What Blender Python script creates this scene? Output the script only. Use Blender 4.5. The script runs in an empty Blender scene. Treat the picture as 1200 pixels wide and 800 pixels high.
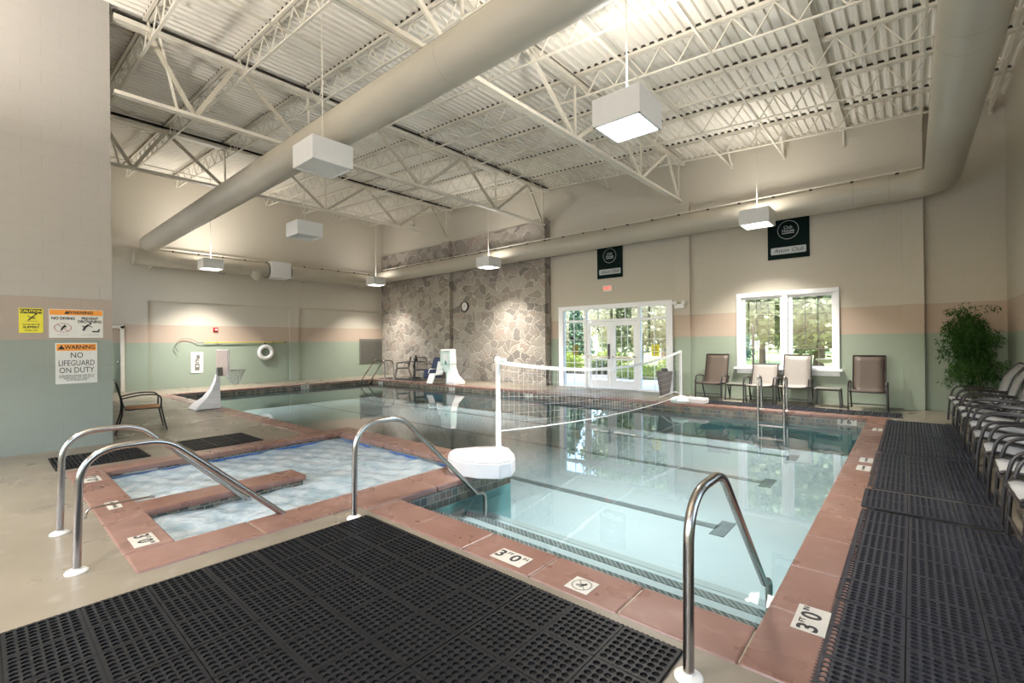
import bpy, bmesh, math, random
from mathutils import Vector, Matrix
PI = math.pi
rnd = random.Random(7)
S = bpy.context.scene
COL = S.collection

# ------------------------------------------------------------------ camera, sky, sun, exposure
F_PX, YAW, PITCH, ROLL, CAM_H = 540.39, math.radians(40.8224), math.radians(0.0978), math.radians(0.5751), 1.5
Fv = Vector((-math.sin(YAW) * math.cos(PITCH), math.cos(YAW) * math.cos(PITCH), math.sin(PITCH)))
R0 = Vector((math.cos(YAW), math.sin(YAW), 0)); U0 = R0.cross(Fv)
Rv = R0 * math.cos(ROLL) - U0 * math.sin(ROLL); Uv = Rv.cross(Fv)
cd = bpy.data.cameras.new('camera'); cam = bpy.data.objects.new('camera', cd); COL.objects.link(cam)
cd.sensor_width = 36; cd.lens = F_PX / 1200 * 36; cd.clip_start = 0.05; cd.clip_end = 400
cam.matrix_world = Matrix(((Rv.x, Uv.x, -Fv.x, 0), (Rv.y, Uv.y, -Fv.y, 0), (Rv.z, Uv.z, -Fv.z, CAM_H), (0, 0, 0, 1)))
S.camera = cam
SKY = 1.5
W = bpy.data.worlds.new('World'); S.world = W; W.use_nodes = True
nt = W.node_tree; nt.nodes.clear()
sky = nt.nodes.new('ShaderNodeTexSky'); sky.sky_type = 'NISHITA'; sky.sun_disc = False
sky.sun_elevation = math.radians(48); sky.sun_rotation = math.radians(200); sky.air_density = 1.0; sky.dust_density = 3.0
bg = nt.nodes.new('ShaderNodeBackground'); bg.inputs[1].default_value = SKY
wo = nt.nodes.new('ShaderNodeOutputWorld'); nt.links.new(sky.outputs[0], bg.inputs[0]); nt.links.new(bg.outputs[0], wo.inputs[0])
sd = bpy.data.lights.new('sun', 'SUN'); sd.energy = 6.5; sd.angle = 0.02; sd.color = (1, .95, .86)
sun = bpy.data.objects.new('sun', sd); COL.objects.link(sun)
sun.rotation_euler = Vector((-0.35, 0.62, -0.75)).to_track_quat('-Z', 'Y').to_euler()
LAMP_DOWN, CEILING_FILL, LAMP_COL = 125, 95, (1.0, .95, .885)
S.view_settings.view_transform = 'Standard'; S.view_settings.look = 'None'
S.view_settings.gamma = 1; S.view_settings.use_curve_mapping = False; S.view_settings.exposure = 0.28
S.cycles.max_bounces = 10; S.cycles.diffuse_bounces = 6; S.cycles.transparent_max_bounces = 16
S.cycles.sample_clamp_indirect = 4.0; S.cycles.caustics_reflective = False; S.cycles.caustics_refractive = False

# ------------------------------------------------------------------ material helpers
class NG:
    def __init__(s, name):
        s.m = bpy.data.materials.new(name); s.m.use_nodes = True; s.t = s.m.node_tree; s.t.nodes.clear()
        s.out = s.t.nodes.new('ShaderNodeOutputMaterial')
    def n(s, typ, ins=None, **kw):
        x = s.t.nodes.new('ShaderNode' + typ)
        for k, v in kw.items(): setattr(x, k, v)
        for k, v in (ins or {}).items(): s.set(x.inputs[k], v)
        return x
    def set(s, sock, v):
        if isinstance(v, bpy.types.NodeSocket): s.t.links.new(v, sock)
        elif isinstance(v, bpy.types.Node): s.t.links.new(v.outputs[0], sock)
        else:
            if isinstance(v, (tuple, list)) and len(v) == 3 and sock.type == 'RGBA': v = tuple(v) + (1,)
            sock.default_value = v
    def bsdf(s, color, rough=.5, metal=0, **kw):
        b = s.n('BsdfPrincipled', {'Base Color': color, 'Roughness': rough, 'Metallic': metal}); 
        for k, v in kw.items(): s.set(b.inputs[k.replace('_', ' ')], v)
        s.t.links.new(b.outputs[0], s.out.inputs[0]); return b
    def mix(s, fac, a, b, mode='MIX'):
        x = s.n('Mix', data_type='RGBA', blend_type=mode); s.set(x.inputs[0], fac); s.set(x.inputs[6], a); s.set(x.inputs[7], b); return x.outputs[2]
    def math(s, op, a, b=0.0, c=None):
        x = s.n('Math', operation=op); s.set(x.inputs[0], a); s.set(x.inputs[1], b)
        if c is not None: s.set(x.inputs[2], c)
        return x.outputs[0]
    def ramp(s, fac, stops, interp='LINEAR'):
        x = s.n('ValToRGB'); s.set(x.inputs[0], fac); r = x.color_ramp; r.interpolation = interp
        while len(r.elements) < len(stops): r.elements.new(.5)
        for e, (p, c) in zip(r.elements, stops): e.position = p; e.color = (tuple(c) + (1,))[:4]
        return x.outputs[0]
    def pos(s): return s.n('NewGeometry').outputs['Position']
    def xyz(s, v=None):
        x = s.n('SeparateXYZ'); s.set(x.inputs[0], v or s.pos()); return x.outputs
    def comb(s, x=0., y=0., z=0.): return s.n('CombineXYZ', {0: x, 1: y, 2: z}).outputs[0]
    def noise(s, scale, vec=None, detail=3, rough=.5):
        x = s.n('TexNoise', {'Scale': scale, 'Detail': detail, 'Roughness': rough}); 
        if vec is None: vec = s.n('TexCoord').outputs['Object']
        s.set(x.inputs[0], vec); return x.outputs[0]
    def bump(s, h, strength=.3, dist=.01): return s.n('Bump', {'Height': h, 'Strength': strength, 'Distance': dist}).outputs[0]

def flat(name, c, rough=.5, metal=0, var=.06, scale=9, **kw):
    g = NG(name); nz = g.noise(scale)
    lo = tuple(max(0, x * (1 - var)) for x in c); hi = tuple(min(1, x * (1 + var)) for x in c)
    g.bsdf(g.ramp(nz, [(.3, lo), (.7, hi)]), rough, metal, **kw); return g.m

CREAM, TAN, GREEN = (.53, .485, .40), (.46, .355, .275), (.29, .345, .265)
def wall_mat(name, axis, blocks=True, cream=CREAM, tan=TAN, green=GREEN):
    g = NG(name); p = g.xyz(); z = p[2]; h = p[axis]
    w = g.math('MULTIPLY', g.math('SUBTRACT', g.noise(.9, g.pos(), 2), .5), .012)
    zz = g.math('ADD', z, w)
    c = g.mix(g.math('GREATER_THAN', zz, 1.603), green, tan); c = g.mix(g.math('GREATER_THAN', zz, 2.217), c, cream)
    v = g.noise(1.3, g.pos(), 4); c = g.mix(g.math('MULTIPLY', v, .16), c, (.42, .40, .36))
    if blocks:
        b = g.n('TexBrick', {'Vector': g.comb(h, g.math('SUBTRACT', z, 1.603), 0.), 'Scale': 1., 'Mortar Size': .004, 'Mortar Smooth': .6, 'Brick Width': .4064, 'Row Height': .2032})
        b.offset = .5
        f = b.outputs['Fac']; c = g.mix(g.math('MULTIPLY', f, .2 if 'greyed' in name else .14), c, (.25, .24, .2))
        hh = g.math('ADD', g.math('MULTIPLY', f, -1.), g.math('MULTIPLY', g.noise(55, g.pos(), 2), .12))
        g.bsdf(c, .55, Normal=g.bump(hh, .35, .006), Specular_IOR_Level=.3)
    else: g.bsdf(c, .6, Normal=g.bump(g.noise(60, g.pos(), 2), .1, .003), Specular_IOR_Level=.3)
    return g.m
M = {}
M['wall_y'] = wall_mat('painted_block_wall_along_y', 1)
M['wall_x'] = wall_mat('painted_block_wall_along_x', 0)
M['wall_left'] = wall_mat('painted_smooth_wall', 1, False)
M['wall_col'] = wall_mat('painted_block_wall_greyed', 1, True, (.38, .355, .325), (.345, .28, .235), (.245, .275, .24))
M['roof'] = flat('painted_roof_deck', (.80, .76, .68), .6, var=.03, scale=1.2)
M['steel'] = flat('cream_painted_steel', (.68, .635, .54), .5, var=.05)
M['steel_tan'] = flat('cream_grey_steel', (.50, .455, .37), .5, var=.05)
M['shade_and_clip'] = flat('painted_shade_and_dark_clips', (.035, .028, .02), .8)  # near-black standing for shade above the chords; also the dark duct clips
M['duct'] = flat('painted_duct', (.44, .40, .32), .42, var=.04, scale=1.2)
M['duct_seam'] = flat('duct_seam', (.30, .27, .2), .5)
M['white'] = flat('white_paint', (.72, .71, .69), .4, var=.02)
M['trimwhite'] = flat('white_window_frame', (.80, .80, .82), .35, var=.02)
M['plastic'] = flat('white_plastic', (.74, .72, .70), .35, var=.03)
M['palegreen'] = flat('pale_green_plastic', (.55, .64, .58), .4)
M['black'] = flat('black_powder_coat', (.018, .016, .018), .32, var=.1)
M['bronze'] = flat('dark_bronze_frame', (.030, .024, .022), .35, var=.1)
M['rubber'] = flat('black_rubber', (.009, .009, .010), .45, var=.15, scale=14, Specular_IOR_Level=.22)
M['rubber_grey'] = flat('greyish_rubber', (.028, .029, .037), .36, var=.15, scale=14, Specular_IOR_Level=.4)
M['pad'] = flat('dark_under_mat', (.012, .012, .012), .9)
M['sign_white'] = flat('sign_white', (.70, .68, .63), .5, var=.03)
M['sign_orange'] = flat('sign_orange', (.80, .30, .035), .5, var=.02)
M['sign_yellow'] = flat('sign_yellow', (.74, .66, .04), .5, var=.02)
M['ink'] = flat('black_ink', (.012, .012, .012), .6)
M['red'] = flat('red_plastic', (.32, .02, .02), .4)
M['banner'] = flat('dark_green_banner', (.004, .012, .011), .8, Specular_IOR_Level=.1)
M['banner_grey'] = flat('pale_grey_print', (.42, .45, .45), .6)
M['marker'] = flat('marker_tile', (.52, .49, .43), .35, var=.06)
M['seat_tan'] = flat('tan_seat', (.42, .21, .10), .8)
M['grille'] = flat('grey_panel', (.17, .165, .14), .5)
M['yellow'] = flat('yellow_pole', (.62, .50, .06), .4)
M['glasspot'] = flat('planter_woven', (.13, .11, .10), .7, var=.5, scale=60)
M['soil'] = flat('dark_soil', (.02, .015, .012), .9)
M['cloth_blue'] = flat('dark_blue_fabric', (.035, .045, .09), .8)
M['cloth_grey'] = flat('grey_fabric_cover', (.12, .12, .14), .8)
M['wood'] = flat('brown_wood', (.12, .06, .03), .6)
M['tilegrey'] = flat('blue_grey_floor_tile', (.13, .17, .18), .3, var=.2, scale=30)
M['concrete'] = flat('pale_concrete', (.62, .59, .54), .8, scale=2)
M['trunk'] = flat('tree_bark', (.10, .075, .055), .9, var=.3, scale=6)
M['mulch'] = flat('dark_mulch', (.07, .05, .04), .95, var=.3)
M['blue_awning'] = flat('blue_canopy', (.03, .08, .35), .6)
M['siding'] = flat('white_siding', (.75, .75, .76), .6)
M['shingle'] = flat('grey_shingle', (.30, .31, .33), .8)
M['cord'] = flat('light_cord', (.62, .58, .5), .5)

def grass_mat():
    g = NG('lawn'); v = g.noise(.7, g.pos(), 5); g.bsdf(g.ramp(v, [(.3, (.20, .26, .07)), (.7, (.40, .43, .16))]), .9); return g.m
M['grass'] = grass_mat()
def leaf_mat(name, a, b, tr=.25):
    g = NG(name); oi = g.n('ObjectInfo').outputs['Random']; v = g.noise(2.2, None, 4)
    c = g.ramp(v, [(.3, a), (.7, b)])
    d = g.n('BsdfDiffuse', {'Color': c}); t = g.n('BsdfTranslucent', {'Color': c}); x = g.n('MixShader', {0: tr, 1: d, 2: t})
    g.t.links.new(x.outputs[0], g.out.inputs[0]); return g.m
M['leaf'] = leaf_mat('maple_leaves', (.17, .21, .12), (.34, .38, .24))
M['leaf_blue'] = leaf_mat('spruce_needles', (.12, .19, .14), (.20, .30, .21))
M['leaf_shrub'] = leaf_mat('shrub_leaves', (.18, .26, .06), (.42, .48, .14))
M['leaf_bamboo'] = leaf_mat('bamboo_leaves', (.018, .058, .014), (.065, .145, .035))
M['stem'] = flat('green_brown_stem', (.10, .13, .04), .6)

def chrome():
    g = NG('polished_steel'); g.bsdf((.43, .40, .37), .22, 1.0); return g.m
M['chrome'] = chrome()
def floor_mat():
    g = NG('sealed_concrete_deck'); p = g.pos()
    c = g.ramp(g.noise(1.1, p, 5), [(.25, (.165, .140, .104)), (.75, (.225, .194, .148))])
    c = g.mix(g.ramp(g.noise(5.5, p, 3), [(.58, (0, 0, 0)), (.75, (.35, .35, .35))]), c, (.34, .31, .26))
    x = g.xyz(); f = 0.
    br = g.n('TexBrick', {'Vector': g.comb(x[0], x[1], 0.), 'Scale': 1., 'Mortar Size': .006, 'Mortar Smooth': .3, 'Brick Width': 2.1, 'Row Height': 2.1}); br.offset = 0
    c = g.mix(g.math('MULTIPLY', br.outputs['Fac'], .45), c, (.20, .17, .13))
    r = g.ramp(g.noise(1.6, p, 3), [(.3, (.24,) * 3), (.7, (.38,) * 3)])
    g.bsdf(c, r, Normal=g.bump(g.noise(70, p, 2), .05, .002)); return g.m
M['floor'] = floor_mat()
def coping_mat():
    g = NG('red_brown_coping'); p = g.pos()
    c = g.ramp(g.noise(2.0, p, 5), [(.25, (.145, .066, .046)), (.75, (.215, .108, .080))])
    c = g.mix(g.ramp(g.noise(7, p, 4), [(.55, (0, 0, 0)), (.75, (.3, .3, .3))]), c, (.36, .24, .20))
    c = g.mix(g.ramp(g.noise(.5, p, 2), [(.35, (0, 0, 0)), (.7, (.35, .35, .35))]), c, (.33, .23, .20))
    g.bsdf(c, g.ramp(g.noise(3, p, 3), [(.3, (.22,) * 3), (.7, (.42,) * 3)]), Normal=g.bump(g.noise(25, p, 3), .15, .004)); return g.m
M['coping'] = coping_mat()
def mosaic(name, w, h, cols, grout, gw=.006, rough=.25, off=.5):
    g = NG(name); p = g.xyz(); u = g.math('ADD', p[0], p[1])
    row = g.math('FLOOR', g.math('DIVIDE', p[2], h)); uu = g.math('ADD', g.math('DIVIDE', u, w), g.math('MULTIPLY', row, off))
    wn = g.n('TexWhiteNoise', {'Vector': g.comb(g.math('FLOOR', uu), row, 3.)}, noise_dimensions='3D').outputs['Value']
    c = g.ramp(wn, cols, 'CONSTANT'); c = g.mix(g.math('MULTIPLY', g.noise(30, g.pos(), 3), .5), c, (.05, .05, .04))
    fu = g.math('FRACT', uu); fv = g.math('FRACT', g.math('DIVIDE', p[2], h))
    m = g.math('MAXIMUM', g.math('LESS_THAN', fu, gw / w), g.math('LESS_THAN', fv, gw / h))
    g.bsdf(g.mix(m, c, grout), rough); return g.m
M['tileband'] = mosaic('stone_mosaic_band', .085, .08, [(0, (.07, .05, .03)), (.2, (.17, .14, .09)), (.4, (.055, .07, .05)), (.55, (.24, .19, .13)), (.7, (.03, .035, .035)), (.85, (.13, .08, .05))], (.32, .29, .23))
M['tileblue'] = mosaic('blue_spa_tile', .03, .03, [(0, (.02, .07, .35)), (.4, (.03, .13, .5)), (.7, (.01, .04, .2))], (.10, .2, .4))
M['steptile'] = mosaic('step_nosing_tile', .05, .1, [(0, (.09, .12, .12)), (.35, (.12, .15, .15)), (.7, (.07, .10, .10))], (.35, .42, .42), .007)
def pool_mat():
    g = NG('pool_plaster'); p = g.pos()
    g.bsdf(g.ramp(g.noise(.8, p, 4), [(.3, (.34, .425, .45)), (.7, (.385, .47, .49))]), .6); return g.m
M['pool'] = pool_mat()
def water_mat():
    g = NG('clear_pool_water'); p = g.pos()
    h = g.math('ADD', g.noise(1.6, p, 2), g.math('MULTIPLY', g.noise(6, p, 2), .25))
    b = g.bump(h, .035, .05)
    fr = g.n('Fresnel', {'IOR': 1.45, 'Normal': b}); tr = g.n('BsdfTransparent', {'Color': (.90, .965, .99)})
    gl = g.n('BsdfGlossy', {'Color': (1, 1, 1), 'Roughness': .015, 'Normal': b})
    x = g.n('MixShader', {0: g.math('MULTIPLY', fr, 1.0), 1: tr, 2: gl}); g.t.links.new(x.outputs[0], g.out.inputs[0]); return g.m
M['water'] = water_mat()
def spa_mat():
    g = NG('churning_spa_water'); p = g.pos()
    w = g.n('TexNoise', {'Vector': p, 'Scale': 2.6, 'Detail': 6., 'Roughness': .6, 'Distortion': 1.8}).outputs[0]
    c = g.ramp(w, [(.36, (.27, .37, .42)), (.48, (.36, .44, .48)), (.62, (.47, .53, .56))])
    hh = g.math('ADD', g.noise(5, p, 4), g.noise(16, p, 3))
    g.bsdf(c, .16, Normal=g.bump(hh, .35, .03)); return g.m
M['spa'] = spa_mat()
def stone_mat():
    g = NG('fieldstone_masonry'); p = g.xyz()
    u = g.math('ADD', p[0], p[1]); nc = g.n('TexNoise', {'Vector': g.pos(), 'Scale': 1.7, 'Detail': 3.}).outputs[1]; nx = g.xyz(nc); wu = g.math('MULTIPLY', g.math('SUBTRACT', nx[0], .5), 2.3); wv = g.math('MULTIPLY', g.math('SUBTRACT', nx[1], .5), 2.3)
    vec = g.comb(g.math('ADD', g.math('MULTIPLY', u, 2.9), wu), g.math('ADD', g.math('MULTIPLY', p[2], 3.7), wv), 0.)
    d = g.n('TexVoronoi', {'Vector': vec, 'Scale': 1.}, voronoi_dimensions='2D', feature='DISTANCE_TO_EDGE').outputs['Distance']
    cc = g.n('TexVoronoi', {'Vector': vec, 'Scale': 1.}, voronoi_dimensions='2D', feature='F1').outputs['Color']
    r = g.xyz(cc)[0]
    c = g.ramp(r, [(0, (.26, .22, .18)), (.25, (.34, .30, .25)), (.45, (.22, .19, .16)), (.6, (.40, .35, .29)), (.78, (.15, .13, .115)), (.88, (.35, .27, .22)), (.95, (.44, .38, .32))], 'CONSTANT')
    c = g.mix(.25, c, (.30, .27, .235))
    c = g.mix(g.math('MULTIPLY', g.noise(14, g.pos(), 4), .35), c, (.18, .16, .14))
    mort = g.math('LESS_THAN', d, .032)
    c = g.mix(mort, c, (.47, .43, .37))
    h = g.math('MINIMUM', d, .12); h = g.math('ADD', g.math('MULTIPLY', h, 5.), g.math('MULTIPLY', g.noise(20, g.pos(), 3), .3))
    g.bsdf(c, .75, Normal=g.bump(h, .6, .03)); return g.m
M['stone'] = stone_mat()
def glass_mat():
    g = NG('window_glass'); fr = g.n('Fresnel', {'IOR': 1.45}); tr = g.n('BsdfTransparent', {'Color': (.96, .98, .98)}); gl = g.n('BsdfGlossy', {'Roughness': .01})
    x = g.n('MixShader', {0: g.math('MULTIPLY', fr, .7), 1: tr, 2: gl}); g.t.links.new(x.outputs[0], g.out.inputs[0]); return g.m
M['glass'] = glass_mat()
def sling_mat(name, c, tr):
    g = NG(name); col = g.ramp(g.noise(40), [(.3, tuple(x * .9 for x in c)), (.7, c)])
    d = g.n('BsdfPrincipled', {'Base Color': col, 'Roughness': .5}); t = g.n('BsdfTranslucent', {'Color': col}); x = g.n('MixShader', {0: tr, 1: d, 2: t})
    g.t.links.new(x.outputs[0], g.out.inputs[0]); return g.m
M['sling_brown'] = sling_mat('brown_sling_mesh', (.115, .085, .065), .1)
M['sling_backlit'] = sling_mat('brown_sling_painted_backlit', (.42, .38, .34), .35)  # same brown mesh, window backlight put into a paler colour
M['sling_sheen'] = sling_mat('brown_sling_painted_sheen', (.50, .49, .48), .12)  # same brown mesh, daylight sheen put into a grey-white colour
def emis(name, c, s):
    g = NG(name); e = g.n('Emission', {'Color': c, 'Strength': s}); g.t.links.new(e.outputs[0], g.out.inputs[0]); return g.m
M['lamp_on'] = emis('lit_diffuser', (1, .97, .92), 9.0)
M['exit_red'] = emis('lit_exit_letters', (1, .12, .08), 1.3)

# ------------------------------------------------------------------ mesh helpers
class MB:
    def __init__(s): s.v = []; s.f = []
    def add(s, vs, fs):
        o = len(s.v); s.v += [tuple(v) for v in vs]; s.f += [tuple(i + o for i in f) for f in fs]; return s
    def box(s, x0, y0, z0, x1, y1, z1):
        return s.add([(x, y, z) for z in (z0, z1) for y in (y0, y1) for x in (x0, x1)],
                     [(0, 2, 3, 1), (4, 5, 7, 6), (0, 1, 5, 4), (2, 6, 7, 3), (0, 4, 6, 2), (1, 3, 7, 5)])
    def hexa(s, p): return s.add(p, [(0, 2, 3, 1), (4, 5, 7, 6), (0, 1, 5, 4), (2, 6, 7, 3), (0, 4, 6, 2), (1, 3, 7, 5)])
    def bar(s, a, b, w, h, up=(0, 0, 1)):
        a = Vector(a); b = Vector(b); d = (b - a).normalized(); up = Vector(up)
        if abs(d.dot(up)) > .98: up = Vector((0, 1, 0))
        x = d.cross(up).normalized(); y = x.cross(d).normalized()
        return s.hexa([p + x * i * w / 2 + y * j * h / 2 for p in (a, b) for j in (-1, 1) for i in (-1, 1)])
    def tube(s, pts, r, seg=10, caps=True):
        P = [Vector(p) for p in pts]; n = len(P); rs = r if isinstance(r, (list, tuple)) else [r] * n
        T = [(P[min(i + 1, n - 1)] - P[max(i - 1, 0)]).normalized() for i in range(n)]
        u = T[0].orthogonal().normalized(); vs = []
        for i in range(n):
            u = (u - T[i] * u.dot(T[i])).normalized(); w = T[i].cross(u)
            for k in range(seg):
                a = 2 * PI * k / seg; vs.append(P[i] + (u * math.cos(a) + w * math.sin(a)) * rs[i])
        fs = [(i * seg + k, i * seg + (k + 1) % seg, (i + 1) * seg + (k + 1) % seg, (i + 1) * seg + k) for i in range(n - 1) for k in range(seg)]
        if caps: fs += [tuple(range(seg))[::-1], tuple((n - 1) * seg + k for k in range(seg))]
        return s.add(vs, fs)
    def lathe(s, prof, c=(0, 0, 0), seg=24, axis='z'):
        vs = []
        for r, z in prof:
            for k in range(seg):
                a = 2 * PI * k / seg; x, y = r * math.cos(a), r * math.sin(a)
                vs.append({'z': (c[0] + x, c[1] + y, c[2] + z), 'x': (c[0] + z, c[1] + x, c[2] + y), 'y': (c[0] + x, c[1] + z, c[2] + y)}[axis])
        n = len(prof)
        fs = [(i * seg + k, i * seg + (k + 1) % seg, (i + 1) * seg + (k + 1) % seg, (i + 1) * seg + k) for i in range(n - 1) for k in range(seg)]
        fs += [tuple(range(seg))[::-1], tuple((n - 1) * seg + k for k in range(seg))]
        return s.add(vs, fs)
    def prism(s, poly, z0, z1, top=None):
        n = len(poly); top = top or poly
        return s.add([(x, y, z0) for x, y in poly] + [(x, y, z1) for x, y in top],
                     [tuple(range(n))[::-1], tuple(range(n, 2 * n))] + [(i, (i + 1) % n, n + (i + 1) % n, n + i) for i in range(n)])
    def sheet(s, rows, t=0):      # rows of points -> surface (thickness by duplicate offset along normal approx z)
        n = len(rows); m = len(rows[0]); s.add([p for r in rows for p in r], [(i * m + j, i * m + j + 1, (i + 1) * m + j + 1, (i + 1) * m + j) for i in range(n - 1) for j in range(m - 1)])
        return s
def curve(pts, n=8):      # rounded path: quadratic corners
    P = [Vector(p) for p in pts]; out = [P[0]]
    for i in range(1, len(P) - 1):
        a, b, c = P[i - 1], P[i], P[i + 1]; r = min((b - a).length, (c - b).length) * .49
        s, e = b + (a - b).normalized() * r, b + (c - b).normalized() * r
        for k in range(n + 1):
            t = k / n; out.append(s * (1 - t) ** 2 + b * 2 * t * (1 - t) + e * t * t)
    out.append(P[-1]); return out
def fillet(pts, rad, n=8):
    P = [Vector(p) for p in pts]; out = [P[0]]
    for i in range(1, len(P) - 1):
        a, b, c = P[i - 1], P[i], P[i + 1]; r = min(rad, (b - a).length * .49, (c - b).length * .49)
        s, e = b + (a - b).normalized() * r, b + (c - b).normalized() * r
        for k in range(n + 1):
            t = k / n; out.append(s * (1 - t) ** 2 + b * 2 * t * (1 - t) + e * t * t)
    out.append(P[-1]); return out
def obj(name, mb, mat, parent=None, smooth=False, bevel=0, solid=0, loc=None, keep=False):
    me = bpy.data.meshes.new(name); me.from_pydata(mb.v, [], mb.f); me.update()
    if not keep: b = bmesh.new(); b.from_mesh(me); bmesh.ops.recalc_face_normals(b, faces=b.faces); b.to_mesh(me); b.free()
    o = bpy.data.objects.new(name, me); COL.objects.link(o)
    me.materials.append(M[mat] if isinstance(mat, str) else mat)
    if smooth:
        for p in me.polygons: p.use_smooth = True
        me.set_sharp_from_angle(angle=math.radians(40))
    if parent: o.parent = parent
    if loc: o.location = loc
    if solid: md = o.modifiers.new('solid', 'SOLIDIFY'); md.thickness = solid; md.offset = 0
    if bevel: md = o.modifiers.new('bevel', 'BEVEL'); md.width = bevel; md.segments = 2; md.limit_method = 'ANGLE'
    return o
def tag(o, label=None, cat=None, group=None, kind=None):
    if label: o['label'] = label
    if cat: o['category'] = cat
    if group: o['group'] = group
    if kind: o['kind'] = kind
    return o
def thing(name, label, cat, loc=(0, 0, 0), rz=0, group=None):
    o = bpy.data.objects.new(name, None); COL.objects.link(o); o.location = loc; o.rotation_euler = (0, 0, rz)
    o.empty_display_size = .1
    return tag(o, label, cat, group)
def struct(name, mb, mat, parent=None, **kw):
    o = obj(name, mb, mat, parent, **kw)
    if not parent: o['kind'] = 'structure'
    return o
def kids(o): return [c for c in bpy.data.objects if c.parent == o]
def sub(t, parent_name, *names):      # moves parts one level deeper, under the part they sit on
    ks = kids(t); par = [k for k in ks if k.name.split('.')[0] == parent_name][0]
    for k in ks:
        if k.name.split('.')[0] in names: k.parent = par
def dup(root, loc, rz=None, label=None, group=None):
    def cp(o, par):
        c = o.copy(); COL.objects.link(c); c.parent = par
        for k in kids(o): cp(k, c)
        return c
    r = cp(root, None); r.location = loc
    if rz is not None: r.rotation_euler = (0, 0, rz)
    if label: r['label'] = label
    if group: r['group'] = group
    return r
def text(name, body, size, mat, parent, loc, rot=(0, 0, 0), sx=1., bold=0., shear=0., align='CENTER', ext=.0015, space=1.):
    c = bpy.data.curves.new(name, 'FONT'); c.body = body; c.size = size; c.align_x = align; c.align_y = 'CENTER'; c.extrude = ext; c.offset = bold; c.shear = shear
    c.space_line = space; c.resolution_u = 3
    t = bpy.data.objects.new(name, c); COL.objects.link(t)
    dg = bpy.context.evaluated_depsgraph_get(); me = bpy.data.meshes.new_from_object(t.evaluated_get(dg))
    bpy.data.objects.remove(t); me.name = name; me.materials.clear(); me.materials.append(M[mat])
    o = bpy.data.objects.new(name, me); COL.objects.link(o); o.parent = parent; o.location = loc; o.rotation_euler = rot; o.scale = (sx, 1, 1)
    return o

# ------------------------------------------------------------------ the setting
RC = .06
XL, XR, YB, XC, YC, YF = -19.5, 1.42, 12.98, -9.38, 1.36, -4.2
PR = [(-17.2, 3.85, -7.5, 10.88), (-7.5, 4.3, -.6, 10.88), (-3.76, 2.62, -.6, 4.3)]       # the pool, in rectangles
SPA = (-7.3, .95, -4.22, 3.97)
def inside(x, y): return any(a < x < c and b < y < d for a, b, c, d in PR + [SPA])
def roofz(x): return 6.28 - .0595 * x
xs = sorted({XL - .2, XR, XC, -17.2, -7.5, -.6, -3.76, -7.3, -4.22}); ys = sorted({YF, YC, 13.1, 3.85, 10.88, 4.3, 2.62, .95, 3.97})
fm = MB()
for i in range(len(xs) - 1):
    for j in range(len(ys) - 1):
        cx, cy = (xs[i] + xs[i + 1]) / 2, (ys[j] + ys[j + 1]) / 2
        if inside(cx, cy) or (cx < XC and cy < YC): continue
        fm.add([(xs[i], ys[j], 0), (xs[i + 1], ys[j], 0), (xs[i + 1], ys[j + 1], 0), (xs[i], ys[j + 1], 0)], [(0, 1, 2, 3)])
struct('floor', fm, 'floor', keep=True)
# roof deck: flutes run along y, the roof falls towards the right wall
cm = MB(); x = XL - .25; pts = []
while x < XR + .3:
    for dx, dz in ((0, 0), (.05, 0), (.064, .045), (.138, .045)): pts.append((x + dx, roofz(x + dx) + dz))
    x += .152
cm.sheet([[(px, y, pz) for y in (YF - .1, 13.3)] for px, pz in pts]); struct('ceiling', cm, 'roof')
struct('roof_slab', MB().hexa([(xx, yy, roofz(xx) + dz) for dz in (.06, .2) for yy in (YF - .3, 13.6) for xx in (XL - .5, XR + .4)]), 'roof')
# walls
def slab_holes(x0, x1, z0, z1, holes, y0, y1):
    m = MB(); X = sorted({x0, x1, *[h[0] for h in holes], *[h[1] for h in holes]}); Z = sorted({z0, z1, *[h[2] for h in holes], *[h[3] for h in holes]})
    for i in range(len(X) - 1):
        for k in range(len(Z) - 1):
            cx, cz = (X[i] + X[i + 1]) / 2, (Z[k] + Z[k + 1]) / 2
            if any(h[0] < cx < h[1] and h[2] < cz < h[3] for h in holes): continue
            m.box(X[i], y0, Z[k], X[i + 1], y1, Z[k + 1])
    return m
def wally(name, x0, x1, y0, y1, mat, z0=-.1, z1=7.6): return struct(name, MB().box(x0, y0, z0, x1, y1, z1), mat)
wm = MB(); wm.box(XL - .5, YC - .3, 3.03, XL, 13.2, 7.6)                  # upper wall and the pilasters between the panels
for a, b in ((YC - .3, 2.15), (3.12, 3.75), (8.46, 8.85)): wm.box(XL - .5, a, -.1, XL, b, 3.03)
wm.box(XL - .5, 2.15, 2.15, XL, 3.12, 3.03)
wm.box(XL - .5, 3.75, -.1, XL - RC, 8.46, 3.03); wm.box(XL - .5, 8.85, -.1, XL - RC, 13.2, 3.03)
struct('wall_left', wm, 'wall_left')
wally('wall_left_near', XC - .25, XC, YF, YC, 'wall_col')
LWIN_FILL = [(-18.9, -16.4, .9, 4.6), (-15.6, -13.1, .9, 4.6), (-12.3, -9.9, .9, 4.6)]  # unseen windows added to bring daylight to the far left
struct('wall_left_return', slab_holes(XL - .3, XC - .25, -.1, 7.6, LWIN_FILL, YC - .25, YC), 'wall_x')
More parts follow.
